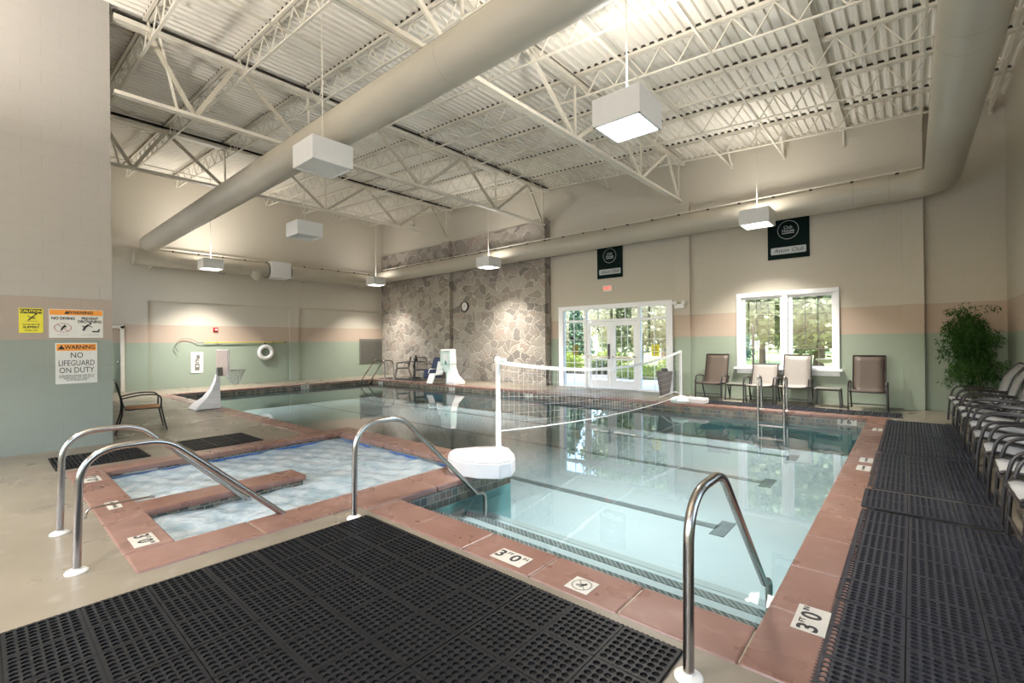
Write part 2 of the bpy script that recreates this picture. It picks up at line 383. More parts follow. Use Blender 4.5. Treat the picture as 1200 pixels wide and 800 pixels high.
for i, (a, b, c, d) in enumerate(LWIN_FILL):
    f = MB(); f.box(a - .06, YC - .03, c - .06, a + .05, YC + .04, d + .06).box(b - .05, YC - .03, c - .06, b + .06, YC + .04, d + .06).box(a, YC - .03, c - .06, b, YC + .04, c + .05).box(a, YC - .03, d - .05, b, YC + .04, d + .06).box((a + b) / 2 - .04, YC - .03, c, (a + b) / 2 + .04, YC + .04, d)
    w = struct('window_%d' % (i + 8), f, 'trimwhite'); obj('pane', MB().box(a, YC - .02, c, b, YC - .014, d), 'glass', w)
RWIN = [(-2.6, .2, .9, 3.3), (1.6, 4.4, .9, 3.3), (5.8, 8.6, .9, 3.3)]
rw = slab_holes(YF - .3, 13.4, -.1, 7.6, RWIN, XR, XR + .25); rw.v = [(y, x, z) for x, y, z in rw.v]; struct('wall_right', rw, 'wall_y')
DOOR = (-8.95, -5.25, -.1, 2.58); WIN = (-3.33, -1.33, .80, 2.60)
struct('wall_back', slab_holes(XL - .3, XR + .2, -.1, 7.6, [DOOR, WIN], YB, YB + .22), 'wall_x')
struct('wall_back_pilaster', MB().box(-5.0, YB - .14, 0, -4.6, YB + .01, 5.35), 'wall_x', bevel=.005)
struct('wall_back_pier', MB().box(-.12, YB - .2, 0, .225, YB + .01, roofz(.1) - .02), 'wall_x', bevel=.005)
FWIN_FILL = [(-8.8, -5.9, .9, 3.8), (-5.3, -2.4, .9, 3.8), (-1.8, 1.0, .9, 3.8)]  # unseen windows added behind the camera to raise the ambient daylight
struct('wall_front', slab_holes(XC - .3, XR + .2, -.1, 7.0, FWIN_FILL, YF - .22, YF), 'wall_x')
for i, (a, b, c, d) in enumerate(FWIN_FILL):
    f = MB(); f.box(a - .06, YF - .05, c - .06, a + .05, YF + .02, d + .06).box(b - .05, YF - .05, c - .06, b + .06, YF + .02, d + .06).box(a, YF - .05, c - .06, b, YF + .02, c + .05).box(a, YF - .05, d - .05, b, YF + .02, d + .06).box((a + b) / 2 - .04, YF - .05, c, (a + b) / 2 + .04, YF + .02, d)
    w = struct('window_%d' % (i + 2), f, 'trimwhite'); obj('pane', MB().box(a, YF - .03, c, b, YF - .02, d), 'glass', w)
for i, (a, b, c, d) in enumerate(RWIN):
    f = MB(); X0, X1 = XR - .04, XR + .03
    f.box(X0, a - .06, c - .06, X1, a + .05, d + .06).box(X0, b - .05, c - .06, X1, b + .06, d + .06).box(X0, a, c - .06, X1, b, c + .05).box(X0, a, d - .05, X1, b, d + .06).box(X0, (a + b) / 2 - .04, c, X1, (a + b) / 2 + .04, d)
    w = struct('window_%d' % (i + 5), f, 'trimwhite'); obj('pane', MB().box(XR + .01, a, c, XR + .016, b, d), 'glass', w)
# stone facing with its two pilasters
st = MB(); st.box(XL, YB - .10, 0, -9.42, YB + .01, 5.70)
for a in (-14.8, -9.9): st.box(a, YB - .275, 0, a + .44, YB - .09, 5.70 if a < -12 else 5.78)
struct('wall_stone_facing', st, 'stone')
# baseboard line and cove
struct('baseboard_back', MB().box(-4.6, YB - .015, 0, -.12, YB + .01, .10).box(.225, YB - .015, 0, XR, YB + .01, .1), 'wall_x')
# ---- window on the back wall
wf = MB(); a, b, c, d = WIN
wf.box(a - .10, YB - .04, c - .0, a + .01, YB + .03, d - .01).box(b - .01, YB - .04, c, b + .10, YB + .03, d - .01).box(a - .10, YB - .045, d - .01, b + .10, YB + .03, d + .10)
wf.box((a + b) / 2 - .06, YB - .03, c, (a + b) / 2 + .06, YB + .12, d - .012)
w1 = struct('window_1', wf, 'trimwhite', bevel=.006)
struct('window_sill', MB().box(a - .16, YB - .12, c - .05, b + .16, YB + .03, c + .0).box(a - .10, YB - .04, c - .16, b + .10, YB + .01, c - .05), 'trimwhite', w1, bevel=.006)
for k, (p, q) in enumerate(((a, (a + b) / 2 - .06), ((a + b) / 2 + .06, b))):
    s_ = MB()
    s_.box(p, YB + .02, c, p + .09, YB + .10, d).box(q - .05, YB + .02, c, q, YB + .10, d).box(p + .09, YB + .02, c, q - .05, YB + .095, c + .06).box(p + .09, YB + .02, d - .07, q - .05, YB + .095, d)
    struct('window_sash', s_, 'trimwhite', w1, bevel=.004)
    mt = MB(); i0, i1 = p + .09, q - .05
    for j in (1, 2): xx = i0 + (i1 - i0) * j / 3; mt.box(xx - .006, YB + .055, c + .06, xx + .006, YB + .07, d - .07)
    for j in (1, 2, 3): zz = c + .06 + (d - c - .13) * j / 4.0; mt.box(i0, YB + .055, zz - .007, i1, YB + .07, zz + .007)
    struct('muntins', mt, 'grille', w1)
    struct('pane', MB().box(i0, YB + .058, c + .06, i1, YB + .064, d - .07), 'glass', w1)
# ---- glazed double doors with sidelights and transoms
DX = (-8.95, -8.03, -7.10, -6.16, -5.25)
df = MB(); df.box(-9.07, YB - .05, 0, -8.88, YB + .08, 2.53).box(-5.32, YB - .05, 0, -5.12, YB + .08, 2.53).box(-9.07, YB - .055, 2.53, -5.12, YB + .08, 2.67)
for xx in (DX[1], DX[3]): df.box(xx - .045, YB - .03, 0, xx + .045, YB + .10, 2.53)
df.box(-8.88, YB - .02, 2.13, DX[1] - .045, YB + .09, 2.20).box(DX[1] + .045, YB - .02, 2.13, DX[3] - .045, YB + .09, 2.20).box(DX[3] + .045, YB - .02, 2.13, -5.32, YB + .09, 2.20).box(DX[0], YB - .02, 0, DX[1], YB + .09, .05).box(DX[3], YB - .02, 0, DX[4], YB + .09, .05)
d1 = struct('door_1', df, 'trimwhite', bevel=.005)
gm = MB()
for k in range(4): gm.box(DX[k] + .04, YB + .03, 2.2, DX[k + 1] - .04, YB + .036, 2.53)
for k in (0, 3): gm.box(DX[k] + .04, YB + .03, .05, DX[k + 1] - .04, YB + .036, 2.13)
struct('sidelight_panes', gm, 'glass', d1)
mm = MB()
for k in (0, 3):
    xm = (DX[k] + DX[k + 1]) / 2; mm.box(xm - .008, YB + .02, .05, xm + .008, YB + .045, 2.53)
    for z in (.42, .80, 1.18, 1.56, 1.85): mm.box(DX[k] + .04, YB + .02, z - .007, DX[k + 1] - .04, YB + .045, z + .007)
for k in (1, 2): xm = (DX[k] + DX[k + 1]) / 2; mm.box(xm - .008, YB + .02, 2.2, xm + .008, YB + .045, 2.53)
struct('sidelight_muntins', mm, 'trimwhite', d1)
for k in (1, 2):
    p, q = DX[k] + (.045 if k == 1 else .003), DX[k + 1] - (.045 if k == 2 else .003)
    lf = MB().box(p, YB - .01, .02, p + .14, YB + .04, 2.12).box(q - .14, YB - .01, .02, q, YB + .04, 2.12).box(p + .14, YB - .01, .02, q - .14, YB + .04, .27).box(p + .14, YB - .01, 1.98, q - .14, YB + .04, 2.12).box(p + .14, YB - .01, .90, q - .14, YB + .04, .97)
    L = struct('door_leaf', lf, 'trimwhite', d1, bevel=.006)
    struct('door_glass', MB().box(p + .13, YB + .012, .25, q - .13, YB + .018, 2.0), 'glass', L)
    mu = MB()
    for j in (1, 2): xx = p + .14 + (q - p - .28) * j / 3; mu.box(xx - .006, YB + .004, .27, xx + .006, YB + .03, 1.98)
    for z in (.58, 1.30, 1.64): mu.box(p + .14, YB + .004, z - .006, q - .14, YB + .03, z + .006)
    struct('muntins', mu, 'trimwhite', L)
    struct('push_bar', MB().box(p + .05, YB - .07, .99, q - .05, YB - .035, 1.04).box(p + .06, YB - .07, .99, p + .1, YB - .01, 1.04).box(q - .1, YB - .07, .99, q - .06, YB - .01, 1.04), 'chrome', L, bevel=.006)
    if k == 1: struct('door_handle', MB().box(q - .10, YB - .06, .95, q - .04, YB - .01, 1.42), 'bronze', L, bevel=.008)
# ---- far left flush door
d2 = struct('door_2', MB().box(XL - .10, 2.16, 0, XL - .06, 3.04, 2.09), 'wall_left')
struct('door_frame', MB().box(XL - .1, 3.03, 0, XL + .03, 3.13, 2.16).box(XL - .1, 2.06, 0, XL + .03, 2.17, 2.16).box(XL - .1, 2.1, 2.08, XL + .03, 3.13, 2.18), 'yellow' if False else 'steel', d2, bevel=.004)
obj('door_handle', MB().lathe([(.03, 0), (.03, .02), (.012, .02), (.012, .06), (.035, .07), (.03, .1)], (XL - .06, 2.95, 1.0), 12, 'x'), 'chrome', d2)

# ------------------------------------------------------------------ pool
pool = thing('swimming_pool', 'large indoor swimming pool of pale blue water with red-brown coping', 'swimming pool', (-3, 7, 0))
def rel(mb, o): mb.v = [(v[0] - o.location.x, v[1] - o.location.y, v[2] - o.location.z) for v in mb.v]; return mb
def W_(name, mb, mat, par, **kw): return obj(name, rel(mb, par), mat, par, **kw)
ZB, ZW = -.72, -.16
bs = MB()
for a, b, c, d in PR: bs.add([(a, b, ZB), (c, b, ZB), (c, d, ZB), (a, d, ZB)], [(0, 1, 2, 3)])
OUT = [(-17.2, 3.85), (-7.5, 3.85), (-7.5, 4.3), (-3.76, 4.3), (-3.76, 2.62), (-.6, 2.62), (-.6, 10.88), (-17.2, 10.88)]
tb = MB(); bw = MB()
for i in range(len(OUT)):
    (x0, y0), (x1, y1) = OUT[i], OUT[(i + 1) % len(OUT)]
    bw.add([(x0, y0, ZB), (x1, y1, ZB), (x1, y1, -.24), (x0, y0, -.24)], [(0, 1, 2, 3)])
    tb.add([(x0, y0, -.24), (x1, y1, -.24), (x1, y1, 0), (x0, y0, 0)], [(0, 1, 2, 3)])
W_('basin_floor', bs, 'pool', pool); W_('basin_wall', bw, flat('teal_pool_wall', (.17, .40, .41), .6, var=.04), pool); W_('tile_band', tb, 'tileband', pool)
wt = MB()
for a, b, c, d in PR: wt.add([(a, b, ZW), (c, b, ZW), (c, d, ZW), (a, d, ZW)], [(0, 1, 2, 3)])
W_('water', wt, 'water', pool, keep=True)
for y, xa, xb in ((5.72, -17.2, -1.75), (7.98, -17.2, -1.75), (10.0, -17.2, -1.75)):
    l = MB().box(xa, y - .07, ZB - .001, xb, y + .07, ZB + .006).box(xb - .02, y - .25, ZB - .001, xb + .14, y + .25, ZB + .006); W_('lane_line', l, 'tilegrey', pool)
for n, (y1, z) in enumerate(((3.07, -.22), (3.53, -.37), (3.93, -.50))):
    W_('step', MB().box(-3.76, 2.62, ZB, -.6, y1, z), 'pool', pool, bevel=.01)
    nz = MB(); nz.box(-3.74, y1 - .09, z - .02, -.64, y1 + .003, z + .004); W_('step_nosing', nz, 'steptile', pool)
def stones(m, x0, y0, x1, y1, z0=-.055, z1=.012, n=.61, gap=.006):
    if x1 - x0 > y1 - y0:
        k = max(1, round((x1 - x0) / n)); w = (x1 - x0) / k
        for i in range(k): m.box(x0 + i * w + gap / 2, y0, z0, x0 + (i + 1) * w - gap / 2, y1, z1)
    else:
        k = max(1, round((y1 - y0) / n)); w = (y1 - y0) / k
        for i in range(k): m.box(x0, y0 + i * w + gap / 2, z0, x1, y0 + (i + 1) * w - gap / 2, z1)
cp = MB()
stones(cp, -17.52, 10.865, -.28, 11.18); stones(cp, -.615, 2.28, -.29, 10.865); stones(cp, -3.70, 2.28, -.615, 2.632)
stones(cp, -17.52, 3.55, -7.62, 3.865); stones(cp, -17.52, 3.865, -17.185, 10.865)
W_('coping', cp, 'coping', pool, bevel=.012)
W_('coping_joint_bed', MB().box(-17.5, 10.9, -.03, -.3, 11.16, .004).box(-.58, 2.3, -.03, -.31, 10.9, .004).box(-3.7, 2.3, -.03, -.6, 2.6, .004).box(-17.5, 3.58, -.03, -7.62, 3.84, .004), 'duct_seam', pool)

# ------------------------------------------------------------------ hot tub beside the pool
spa = thing('hot_tub', 'sunken square hot tub of churning white-blue water in red-brown coping', 'hot tub', (-5.7, 2.4, 0))
a, b, c, d = SPA
def sides(z0, z1):
    m = MB(); P = [(a, b), (c, b), (c, d), (a, d)]
    for i in range(4): (x0, y0), (x1, y1) = P[i], P[(i + 1) % 4]; m.add([(x0, y0, z0), (x1, y1, z0), (x1, y1, z1), (x0, y0, z1)], [(0, 1, 2, 3)])
    return m
W_('tile_band', sides(-.082, 0), 'tileband', spa); W_('waterline_tile', sides(-.5, -.082), 'tileblue', spa)
W_('basin', MB().add([(a, b, -.5), (c, b, -.5), (c, d, -.5), (a, d, -.5)], [(0, 1, 2, 3)]), 'tileblue', spa)
sw = MB(); NX, NY = 90, 90; rows = []
def wave(x, y):
    return .010 * math.sin(5.1 * x + 3.3 * math.sin(1.7 * y)) + .008 * math.sin(7.3 * y + 2 * math.sin(2.9 * x) + 1) + .005 * math.sin(17 * x + 13 * y) + .004 * math.sin(23 * y - 11 * x)
for i in range(NX + 1):
    xx = a + (c - a) * i / NX; rows.append([(xx, b + (d - b) * j / NY, -.098 + wave(xx, b + (d - b) * j / NY)) for j in range(NY + 1)])
W_('water', sw.sheet(rows), 'spa', spa, smooth=True)
sc = MB(); stones(sc, -4.26, .67, -3.86, 2.28, n=.8); stones(sc, -7.62, .67, -4.26, .98, n=.8); stones(sc, -7.62, .98, -7.27, 4.33, n=.8); stones(sc, -7.27, 3.94, -3.73, 4.33, n=.8); stones(sc, -4.26, 2.28, -3.73, 3.94, n=.85)
W_('coping', sc, 'coping', spa, bevel=.014)
W_('coping_joint_bed', MB().box(-4.2, .7, -.03, -3.88, 2.3, .004).box(-7.6, .7, -.03, -4.3, .94, .004).box(-7.6, 1, -.03, -7.32, 4.3, .004).box(-7.3, 4.0, -.03, -3.78, 4.29, .004).box(-4.2, 2.3, -.03, -3.78, 4.0, .004), 'duct_seam', spa)
W_('divider_wall', MB().box(-5.60, .95, -.5, -5.27, 2.42, -.05), 'tileband', spa)
W_('divider_coping', MB().box(-5.62, .96, -.052, -5.24, 2.45, .012), 'coping', spa, bevel=.02)

# ------------------------------------------------------------------ depth markers
def marker_flat(x, y, rz, body, label, w=.27, h=.15):
    t = thing('depth_marker', label, 'sign', (x, y, .012), rz, None)
    obj('tile', MB().box(-w / 2, -h / 2, 0, w / 2, h / 2, .004), 'marker', t, bevel=.001)
    for s, sz, dx, dy in body: text('lettering', s, sz, 'ink', t, (dx, dy, .0045), sx=1.1, bold=.003 if sz > .05 else .001, ext=.0004)
    return t
B30 = [('3', .13, -.095, 0), ('FT', .04, -.035, .035), ('0', .13, .035, 0), ('IN', .04, .1, .035)]
marker_flat(-2.10, 2.40, 0, B30, 'three foot zero depth tile on the near pool coping beside the big black mat')
marker_flat(-.41, 2.88, PI / 2, B30, 'three foot zero depth tile on the right pool coping beside the black mats')
marker_flat(-4.46, .82, 0, B30, 'three foot zero depth tile on the hot tub corner coping nearest the camera')
marker_flat(-5.66, .82, 0, [('NO DIVING', .04, 0, 0)], 'small white lettered tile on the hot tub coping beside the low chrome tube', .27, .10)
marker_flat(-6.95, .82, 0, B30, 'white depth tile on the hot tub coping behind the chrome handrails')
for yy in (6.65, 7.1, 9.6, 9.8): 
    if yy == 9.8: continue
    marker_flat(-.42, yy, PI / 2, [('NO DIVING', .035, 0, 0)], {6.65: 'pale no diving tile on the right coping, nearest beyond the deep mat edge', 7.1: 'pale tile on the right coping between two other pale tiles', 9.6: 'pale tile on the right coping nearest the pool ladder'}[yy], .26, .13)
nd = marker_flat(-1.53, 2.40, 0, [], 'white square tile with a crossed circle on the near pool coping', .16, .15)
ring = MB(); ring.add([(r * math.cos(2 * PI * k / 28), r * math.sin(2 * PI * k / 28), .005) for r in (.055, .064) for k in range(28)], [(k, (k + 1) % 28, 28 + (k + 1) % 28, 28 + k) for k in range(28)])
ring.bar((-.04, .04, .005), (.04, -.04, .005), .007, .001).bar((-.03, -.02, .005), (.025, .02, .005), .02, .001).bar((.0, -.03, .005), (.02, .03, .005), .012, .001)
obj('crossed_circle', ring, 'grille', nd)
def marker_wall(x, y, z, rz, body, label, w=.3, h=.14):
    t = thing('depth_marker', label, 'sign', (x, y, z), rz)
    obj('tile', MB().box(-w / 2, -.008, -h / 2, w / 2, 0, h / 2), 'marker', t)
    for s, sz, dx, dz in body: text('lettering', s, sz, 'ink', t, (dx, -.0085, dz), (PI / 2, 0, 0), sx=1.1, bold=.003 if sz > .05 else .001, ext=.0004)
for x, s, lb in ((-.93, '6', 'three foot six depth tile on the back pool wall near the right corner'), (-8.75, '6', 'depth tile on the back pool wall behind the net post'), (-12.2, '6', 'depth tile on the back pool wall under the white pool lift'), (-16.6, '0', 'depth tile on the back pool wall near the far left corner')):
    marker_wall(x, 10.875, -.085, 0, [('3', .12, -.09, 0), ('FT', .035, -.035, .03), (s, .12, .03, 0), ('IN', .035, .095, .03)], lb)
marker_wall(-17.19, 8.0, -.085, PI / 2, [('3', .12, -.09, 0), ('FT', .035, -.035, .03), ('0', .12, .03, 0)], 'depth tile on the left pool wall below the life ring')
marker_wall(-7.295, 1.32, -.035, PI / 2, [('3', .07, -.09, 0), ('FT', .03, -.035, .01), ('0', .07, .03, 0), ('IN', .03, .095, .01)], 'depth tile inside the far side of the hot tub', .34, .066)

# ------------------------------------------------------------------ drainage mats with round holes
def mat_mesh(nx, ny, mat, holes=7, u=.305, h=.014):
    t = thing('drainage_mat', 'x', 'mat')
    m = MB(); rim = .013; pc = (u - 2 * rim) / holes; r = pc * .445; seg = 8
    for bi in range(nx):
        for bj in range(ny):
            x0, y0 = bi * u, bj * u; g = .0025
            for (p, q, s_, w) in ((x0 + g, y0 + g, x0 + u - g, y0 + rim), (x0 + g, y0 + u - rim, x0 + u - g, y0 + u - g), (x0 + g, y0 + rim, x0 + rim, y0 + u - rim), (x0 + u - rim, y0 + rim, x0 + u - g, y0 + u - rim)):
                m.add([(p, q, h), (s_, q, h), (s_, w, h), (p, w, h)], [(0, 1, 2, 3)])
            for i in range(holes):
                for j in range(holes):
                    cx, cy = x0 + rim + (i + .5) * pc, y0 + rim + (j + .5) * pc; hp = pc / 2
                    outer = [(hp, 0), (hp, hp), (0, hp), (-hp, hp), (-hp, 0), (-hp, -hp), (0, -hp), (hp, -hp)]
                    vs = [(cx + ox, cy + oy, h) for ox, oy in outer] + [(cx + r * math.cos(k * PI / 4), cy + r * math.sin(k * PI / 4), h) for k in range(8)] + [(cx + r * math.cos(k * PI / 4), cy + r * math.sin(k * PI / 4), .002) for k in range(8)]
                    fs = [(k, (k + 1) % 8, 8 + (k + 1) % 8, 8 + k) for k in range(8)] + [(8 + k, 8 + (k + 1) % 8, 16 + (k + 1) % 8, 16 + k) for k in range(8)]
                    m.add(vs, fs)
    X, Y = nx * u, ny * u
    for P in (((0, 0), (X, 0)), ((X, 0), (X, Y)), ((X, Y), (0, Y)), ((0, Y), (0, 0))):
        (x0, y0), (x1, y1) = P; m.add([(x0, y0, 0), (x1, y1, 0), (x1, y1, h), (x0, y0, h)], [(0, 1, 2, 3)])
    for i in range(nx * 11):                                     # small lugs along the front and right edges
        xx = (i + .5) * X / (nx * 11); m.box(xx - .007, Y, 0, xx + .007, Y + .010, h * .8)
    for i in range(ny * 11):
        yy = (i + .5) * Y / (ny * 11); m.box(-.010, yy - .007, 0, 0, yy + .007, h * .8)
    me = MB(); me.v, me.f = m.v, m.f
    o = bpy.data.meshes.new('surface'); o.from_pydata(m.v, [], m.f); o.update(); o.materials.append(M[mat])
    so = bpy.data.objects.new('surface', o); COL.objects.link(so); so.parent = t
    obj('underlay', MB().box(.004, .004, .0005, X - .004, Y - .004, .003), 'pad', t)
    return t
m35 = mat_mesh(3, 5, 'rubber'); G1 = 'black rubber mats on the near deck'
first = True
n1 = ['left-hand', 'middle', 'right-hand']
for i in range(3):
    for j in range(2):
        y0 = 2.2 - 1.525 * (j + 1); x0 = -3.59 + i * .918
        lb = 'black holed rubber mat, %s of the %s' % (n1[i], 'three edging the near pool coping' if j == 0 else 'three in the row closest to the camera')
        if first: m35.location = (x0, y0, .001); tag(m35, lb, None, G1); first = False
        else: dup(m35, (x0, y0, .001), 0, lb, G1)
g36 = mat_mesh(3, 6, 'rubber_grey'); g35 = mat_mesh(3, 5, 'rubber_grey'); g32 = mat_mesh(3, 2, 'rubber_grey'); g33 = mat_mesh(3, 3, 'rubber'); G2 = 'black rubber mats along the right side of the pool'
used = set()
for src, y0, z, rz, lb in ((g35, 1.685, .001, .0, 'greyish black holed mat on the right deck, nearest the camera'), (g36, 3.22, .004, -.004, 'long greyish black mat on the right deck beside the three foot depth tile'), (g32, 5.10, .016, .01, 'short greyish black mat lapped over its neighbours on the right deck'),
                       (g36, 5.84, .002, .006, 'long greyish black mat on the right deck by the middle lounge chairs'), (g35, 7.75, .004, -.004, 'greyish black mat on the right deck, second from the back wall'), (g35, 9.33, .002, .0, 'greyish black mat on the right deck closest to the back wall')):
    if id(src) in used: dup(src, (-.335, y0, z), rz, lb, G2)
    else: src.location = (-.335, y0, z); src.rotation_euler.z = rz; tag(src, lb, None, G2); used.add(id(src))
g33.location = (-8.72, .6, .001); tag(g33, 'small square black mat by the block wall behind the handrails')
dup(g33, (-8.62, 2.0, .001), .0, 'small square black mat lying between the metal armchair and the hot tub')
b32 = mat_mesh(3, 2, 'rubber_grey', 6)
for i in range(4):
    lb = 'greyish mat on the back deck, ' + ['furthest left, beside the net stand', 'second from the net stand', 'behind the pool ladder', 'in front of the lone right-hand lounge chair'][i]
    if i == 0: b32.location = (-3.83, 11.28, .001); tag(b32, lb, None, 'mats in front of the back lounge chairs')
    else: dup(b32, (-3.83 + i * .93, 11.28, .001), 0, lb, 'mats in front of the back lounge chairs')
dm = thing('door_mat', 'pale thin mat on the deck in front of the glass doors', 'mat', (-7.3, 11.25, 0))
obj('mat_surface', MB().box(-1.0, -.5, 0, 1.0, .5, .008), flat('pale_mat', (.40, .39, .37), .8), dm, bevel=.004); obj('mat_border', MB().box(-1.04, -.54, 0, 1.04, .54, .004), 'grille', dm)
fmx = thing('drain_mat', 'thin dark mat on the far deck beneath the far handrails', 'mat', (-16.1, 11.55, 0)); obj('mat_surface', MB().box(-1.3, -.3, 0, 1.3, .3, .012), 'pad', fmx, bevel=.004)

# ------------------------------------------------------------------ handrails
def handrail(x, yb, z_end, label, y_end, group=None, tail=True, s=1):
    t = thing('handrail', label, 'handrail', (x, yb, 0), 0, group)
    P = [(0, 0, .012), (0, .02 * s, .80), (0, .50 * s, .80), (0, y_end * s, z_end)]
    path = [Vector(P[0])]
    path = fillet([P[0], P[1], P[2]], .24, 10)[:-1] + fillet([P[1], P[2], P[3]], .12, 6)[1:]
    if tail: path += fillet([P[3], (0, (y_end + .13) * s, z_end - .03), (0, (y_end + .13) * s, z_end - .45)], .05, 5)[1:]
    obj('rail', MB().tube(path, .024, 14), 'chrome', t, smooth=True)
    obj('base_cover', MB().lathe([(.062, 0), (.062, .008), (.05, .018), (.028, .022), (.028, .03)], (0, 0, .0), 24), 'sign_white', t, smooth=True)
    return t
handrail(-4.21, .42, -.02, 'curved chrome handrail into the hot tub, nearest the camera', 1.36, None, False)
handrail(-5.18, .42, -.08, 'curved chrome handrail into the hot tub, farther one by the block wall', 1.38, None, False)
handrail(-3.64, 2.11, -.16, 'chrome handrail into the pool at the corner of the hot tub', 1.48)
handrail(-.76, 2.06, -.14, 'chrome handrail into the pool at the near right corner', 1.40)
for x, lb in ((-17.0, 'far chrome handrail at the far left pool corner, nearer the left wall'), (-16.35, 'far chrome handrail at the far left pool corner, nearer the stone wall')):
    handrail(x, 11.35, -.10, lb, 1.2, None, False, -1)
lt = thing('low_chrome_tube', 'low thin chrome tube reaching over the hot tub coping', 'pipe', (-5.45, .62, 0))
obj('tube', MB().tube(fillet([(.0, -.02, 0), (0, 0, .085), (-.0, .45, .075)], .04, 5), .009, 8), 'chrome', lt, smooth=True); obj('nozzle', MB().lathe([(.012, 0), (.014, .03)], (0, .44, .075), 10, 'y'), 'chrome', lt)
# ladder at the back
ld = thing('pool_ladder', 'chrome pool ladder with two tall grab rails at the back edge', 'ladder', (-2.2, 11.02, 0))
for sx in (-.24, .24):
    path = fillet([(sx, .02, .01), (sx, 0.0, .72), (sx, -.28, .74), (sx, -.30, -.62)], .13, 8)
    obj('grab_rail', MB().tube(path, .023, 12), 'chrome', ld, smooth=True)
    obj('base_cover', MB().lathe([(.055, 0), (.055, .01), (.03, .03)], (sx, .02, .0), 18), 'sign_white', ld, smooth=True)
for z in (-.28, -.55): obj('tread', MB().box(-.23, -.36, z - .02, .23, -.26, z), 'plastic', ld, bevel=.005)
# ------------------------------------------------------------------ water volleyball net
NPL, NPR = Vector((-3.80, 4.13, 0)), Vector((-4.22, 11.12, 0))
pl = thing('net_stand', 'white net post on a wide moulded plastic base at the hot tub corner', 'net stand', (NPL.x, NPL.y, .012))
poly = [(-.40, -.38), (-.34, -.52), (-.2, -.60), (0, -.63), (.22, -.58), (.42, -.44), (.45, -.28), (.34, -.09), (.10, .1), (-.08, .06), (-.26, -.12)]
top = [(x * .93 + .0, -.26 + (y + .26) * .9) for x, y in poly]
obj('base', MB().prism(poly, 0, .17).prism([(x * .998, y * .998) for x, y in poly], .17, .215, top), 'plastic', pl, smooth=True, bevel=.014)
obj('base_hump', MB().prism([(.0, -.30), (.36, -.36), (.36, -.12), (.08, .06), (-.06, .05)], .20, .235, [(.06, -.24), (.26, -.28), (.26, -.14), (.07, .0), (0, 0)]), 'plastic', pl, bevel=.01)
obj('post', MB().tube([(0, 0, .2), (0, 0, .66)], .034, 14).tube([(0, 0, .66), (0, 0, 1.29)], .030, 14), 'plastic', pl, smooth=True)
obj('post_cap', MB().tube([(-.05, 0, 1.27), (.09, .05, 1.27)], .022, 10).lathe([(.036, 1.22), (.036, 1.31), (.02, 1.32)], (0, 0, 0), 14), 'plastic', pl, smooth=True)
pr_ = thing('net_stand', 'white net post with a round grey foot on the back coping', 'net stand', (NPR.x, NPR.y, .0))
obj('base', MB().lathe([(.24, .0), (.25, .05), (.2, .11), (.08, .15), (.04, .16)], (0, 0, .012), 22), 'palegreen', pr_, smooth=True)
obj('ballast_box', MB().prism([(.1, -.1), (.58, -.05), (.58, .25), (.1, .3)], .012, .13), 'plastic', pr_, bevel=.02)
obj('post', MB().tube([(0, 0, .1), (0, 0, 1.26)], .03, 12), 'plastic', pr_, smooth=True)
obj('brace', MB().tube([(0, 0, .22), (-.18, .05, .24), (-.62, .2, .06)], .016, 8).tube([(0, .0, .9), (-.02, .12, .2)], .012, 8), 'plastic', pr_, smooth=True)
net = thing('volleyball_net', 'white volleyball net sagging across the pool between two posts', 'net', (NPL.x, NPL.y, 0))
D = NPR - NPL
def topz(t): return 1.27 - .92 * t * (1 - t) * (1.0 if t > .5 else 1.0) + (-.02 * t)
def botz(t): return .42 - .25 * t - .42 * t * (1 - t)
NN = 66; cords = MB()
for i in range(NN + 1):
    t = i / NN; p = D * t; cords.bar((p.x, p.y, botz(t)), (p.x, p.y, topz(t)), .0017, .0017)
for j in range(1, 8):
    f = j / 8
    for i in range(26):
        t0, t1 = i / 26, (i + 1) / 26; z0 = botz(t0) + (topz(t0) - botz(t0)) * f; z1 = botz(t1) + (topz(t1) - botz(t1)) * f
        cords.bar((D.x * t0, D.y * t0, z0), (D.x * t1, D.y * t1, z1), .0017, .0017)
obj('netting', cords, 'plastic', net)
hb = MB(); hb.sheet([[(D.x * i / 40, D.y * i / 40, topz(i / 40) + dz) for i in range(41)] for dz in (.015, -.035)]); obj('top_tape', hb, 'plastic', net, solid=.01)
obj('bottom_cord', MB().tube([(D.x * i / 40, D.y * i / 40, botz(i / 40)) for i in range(41)], .009, 8), 'plastic', net, smooth=True)

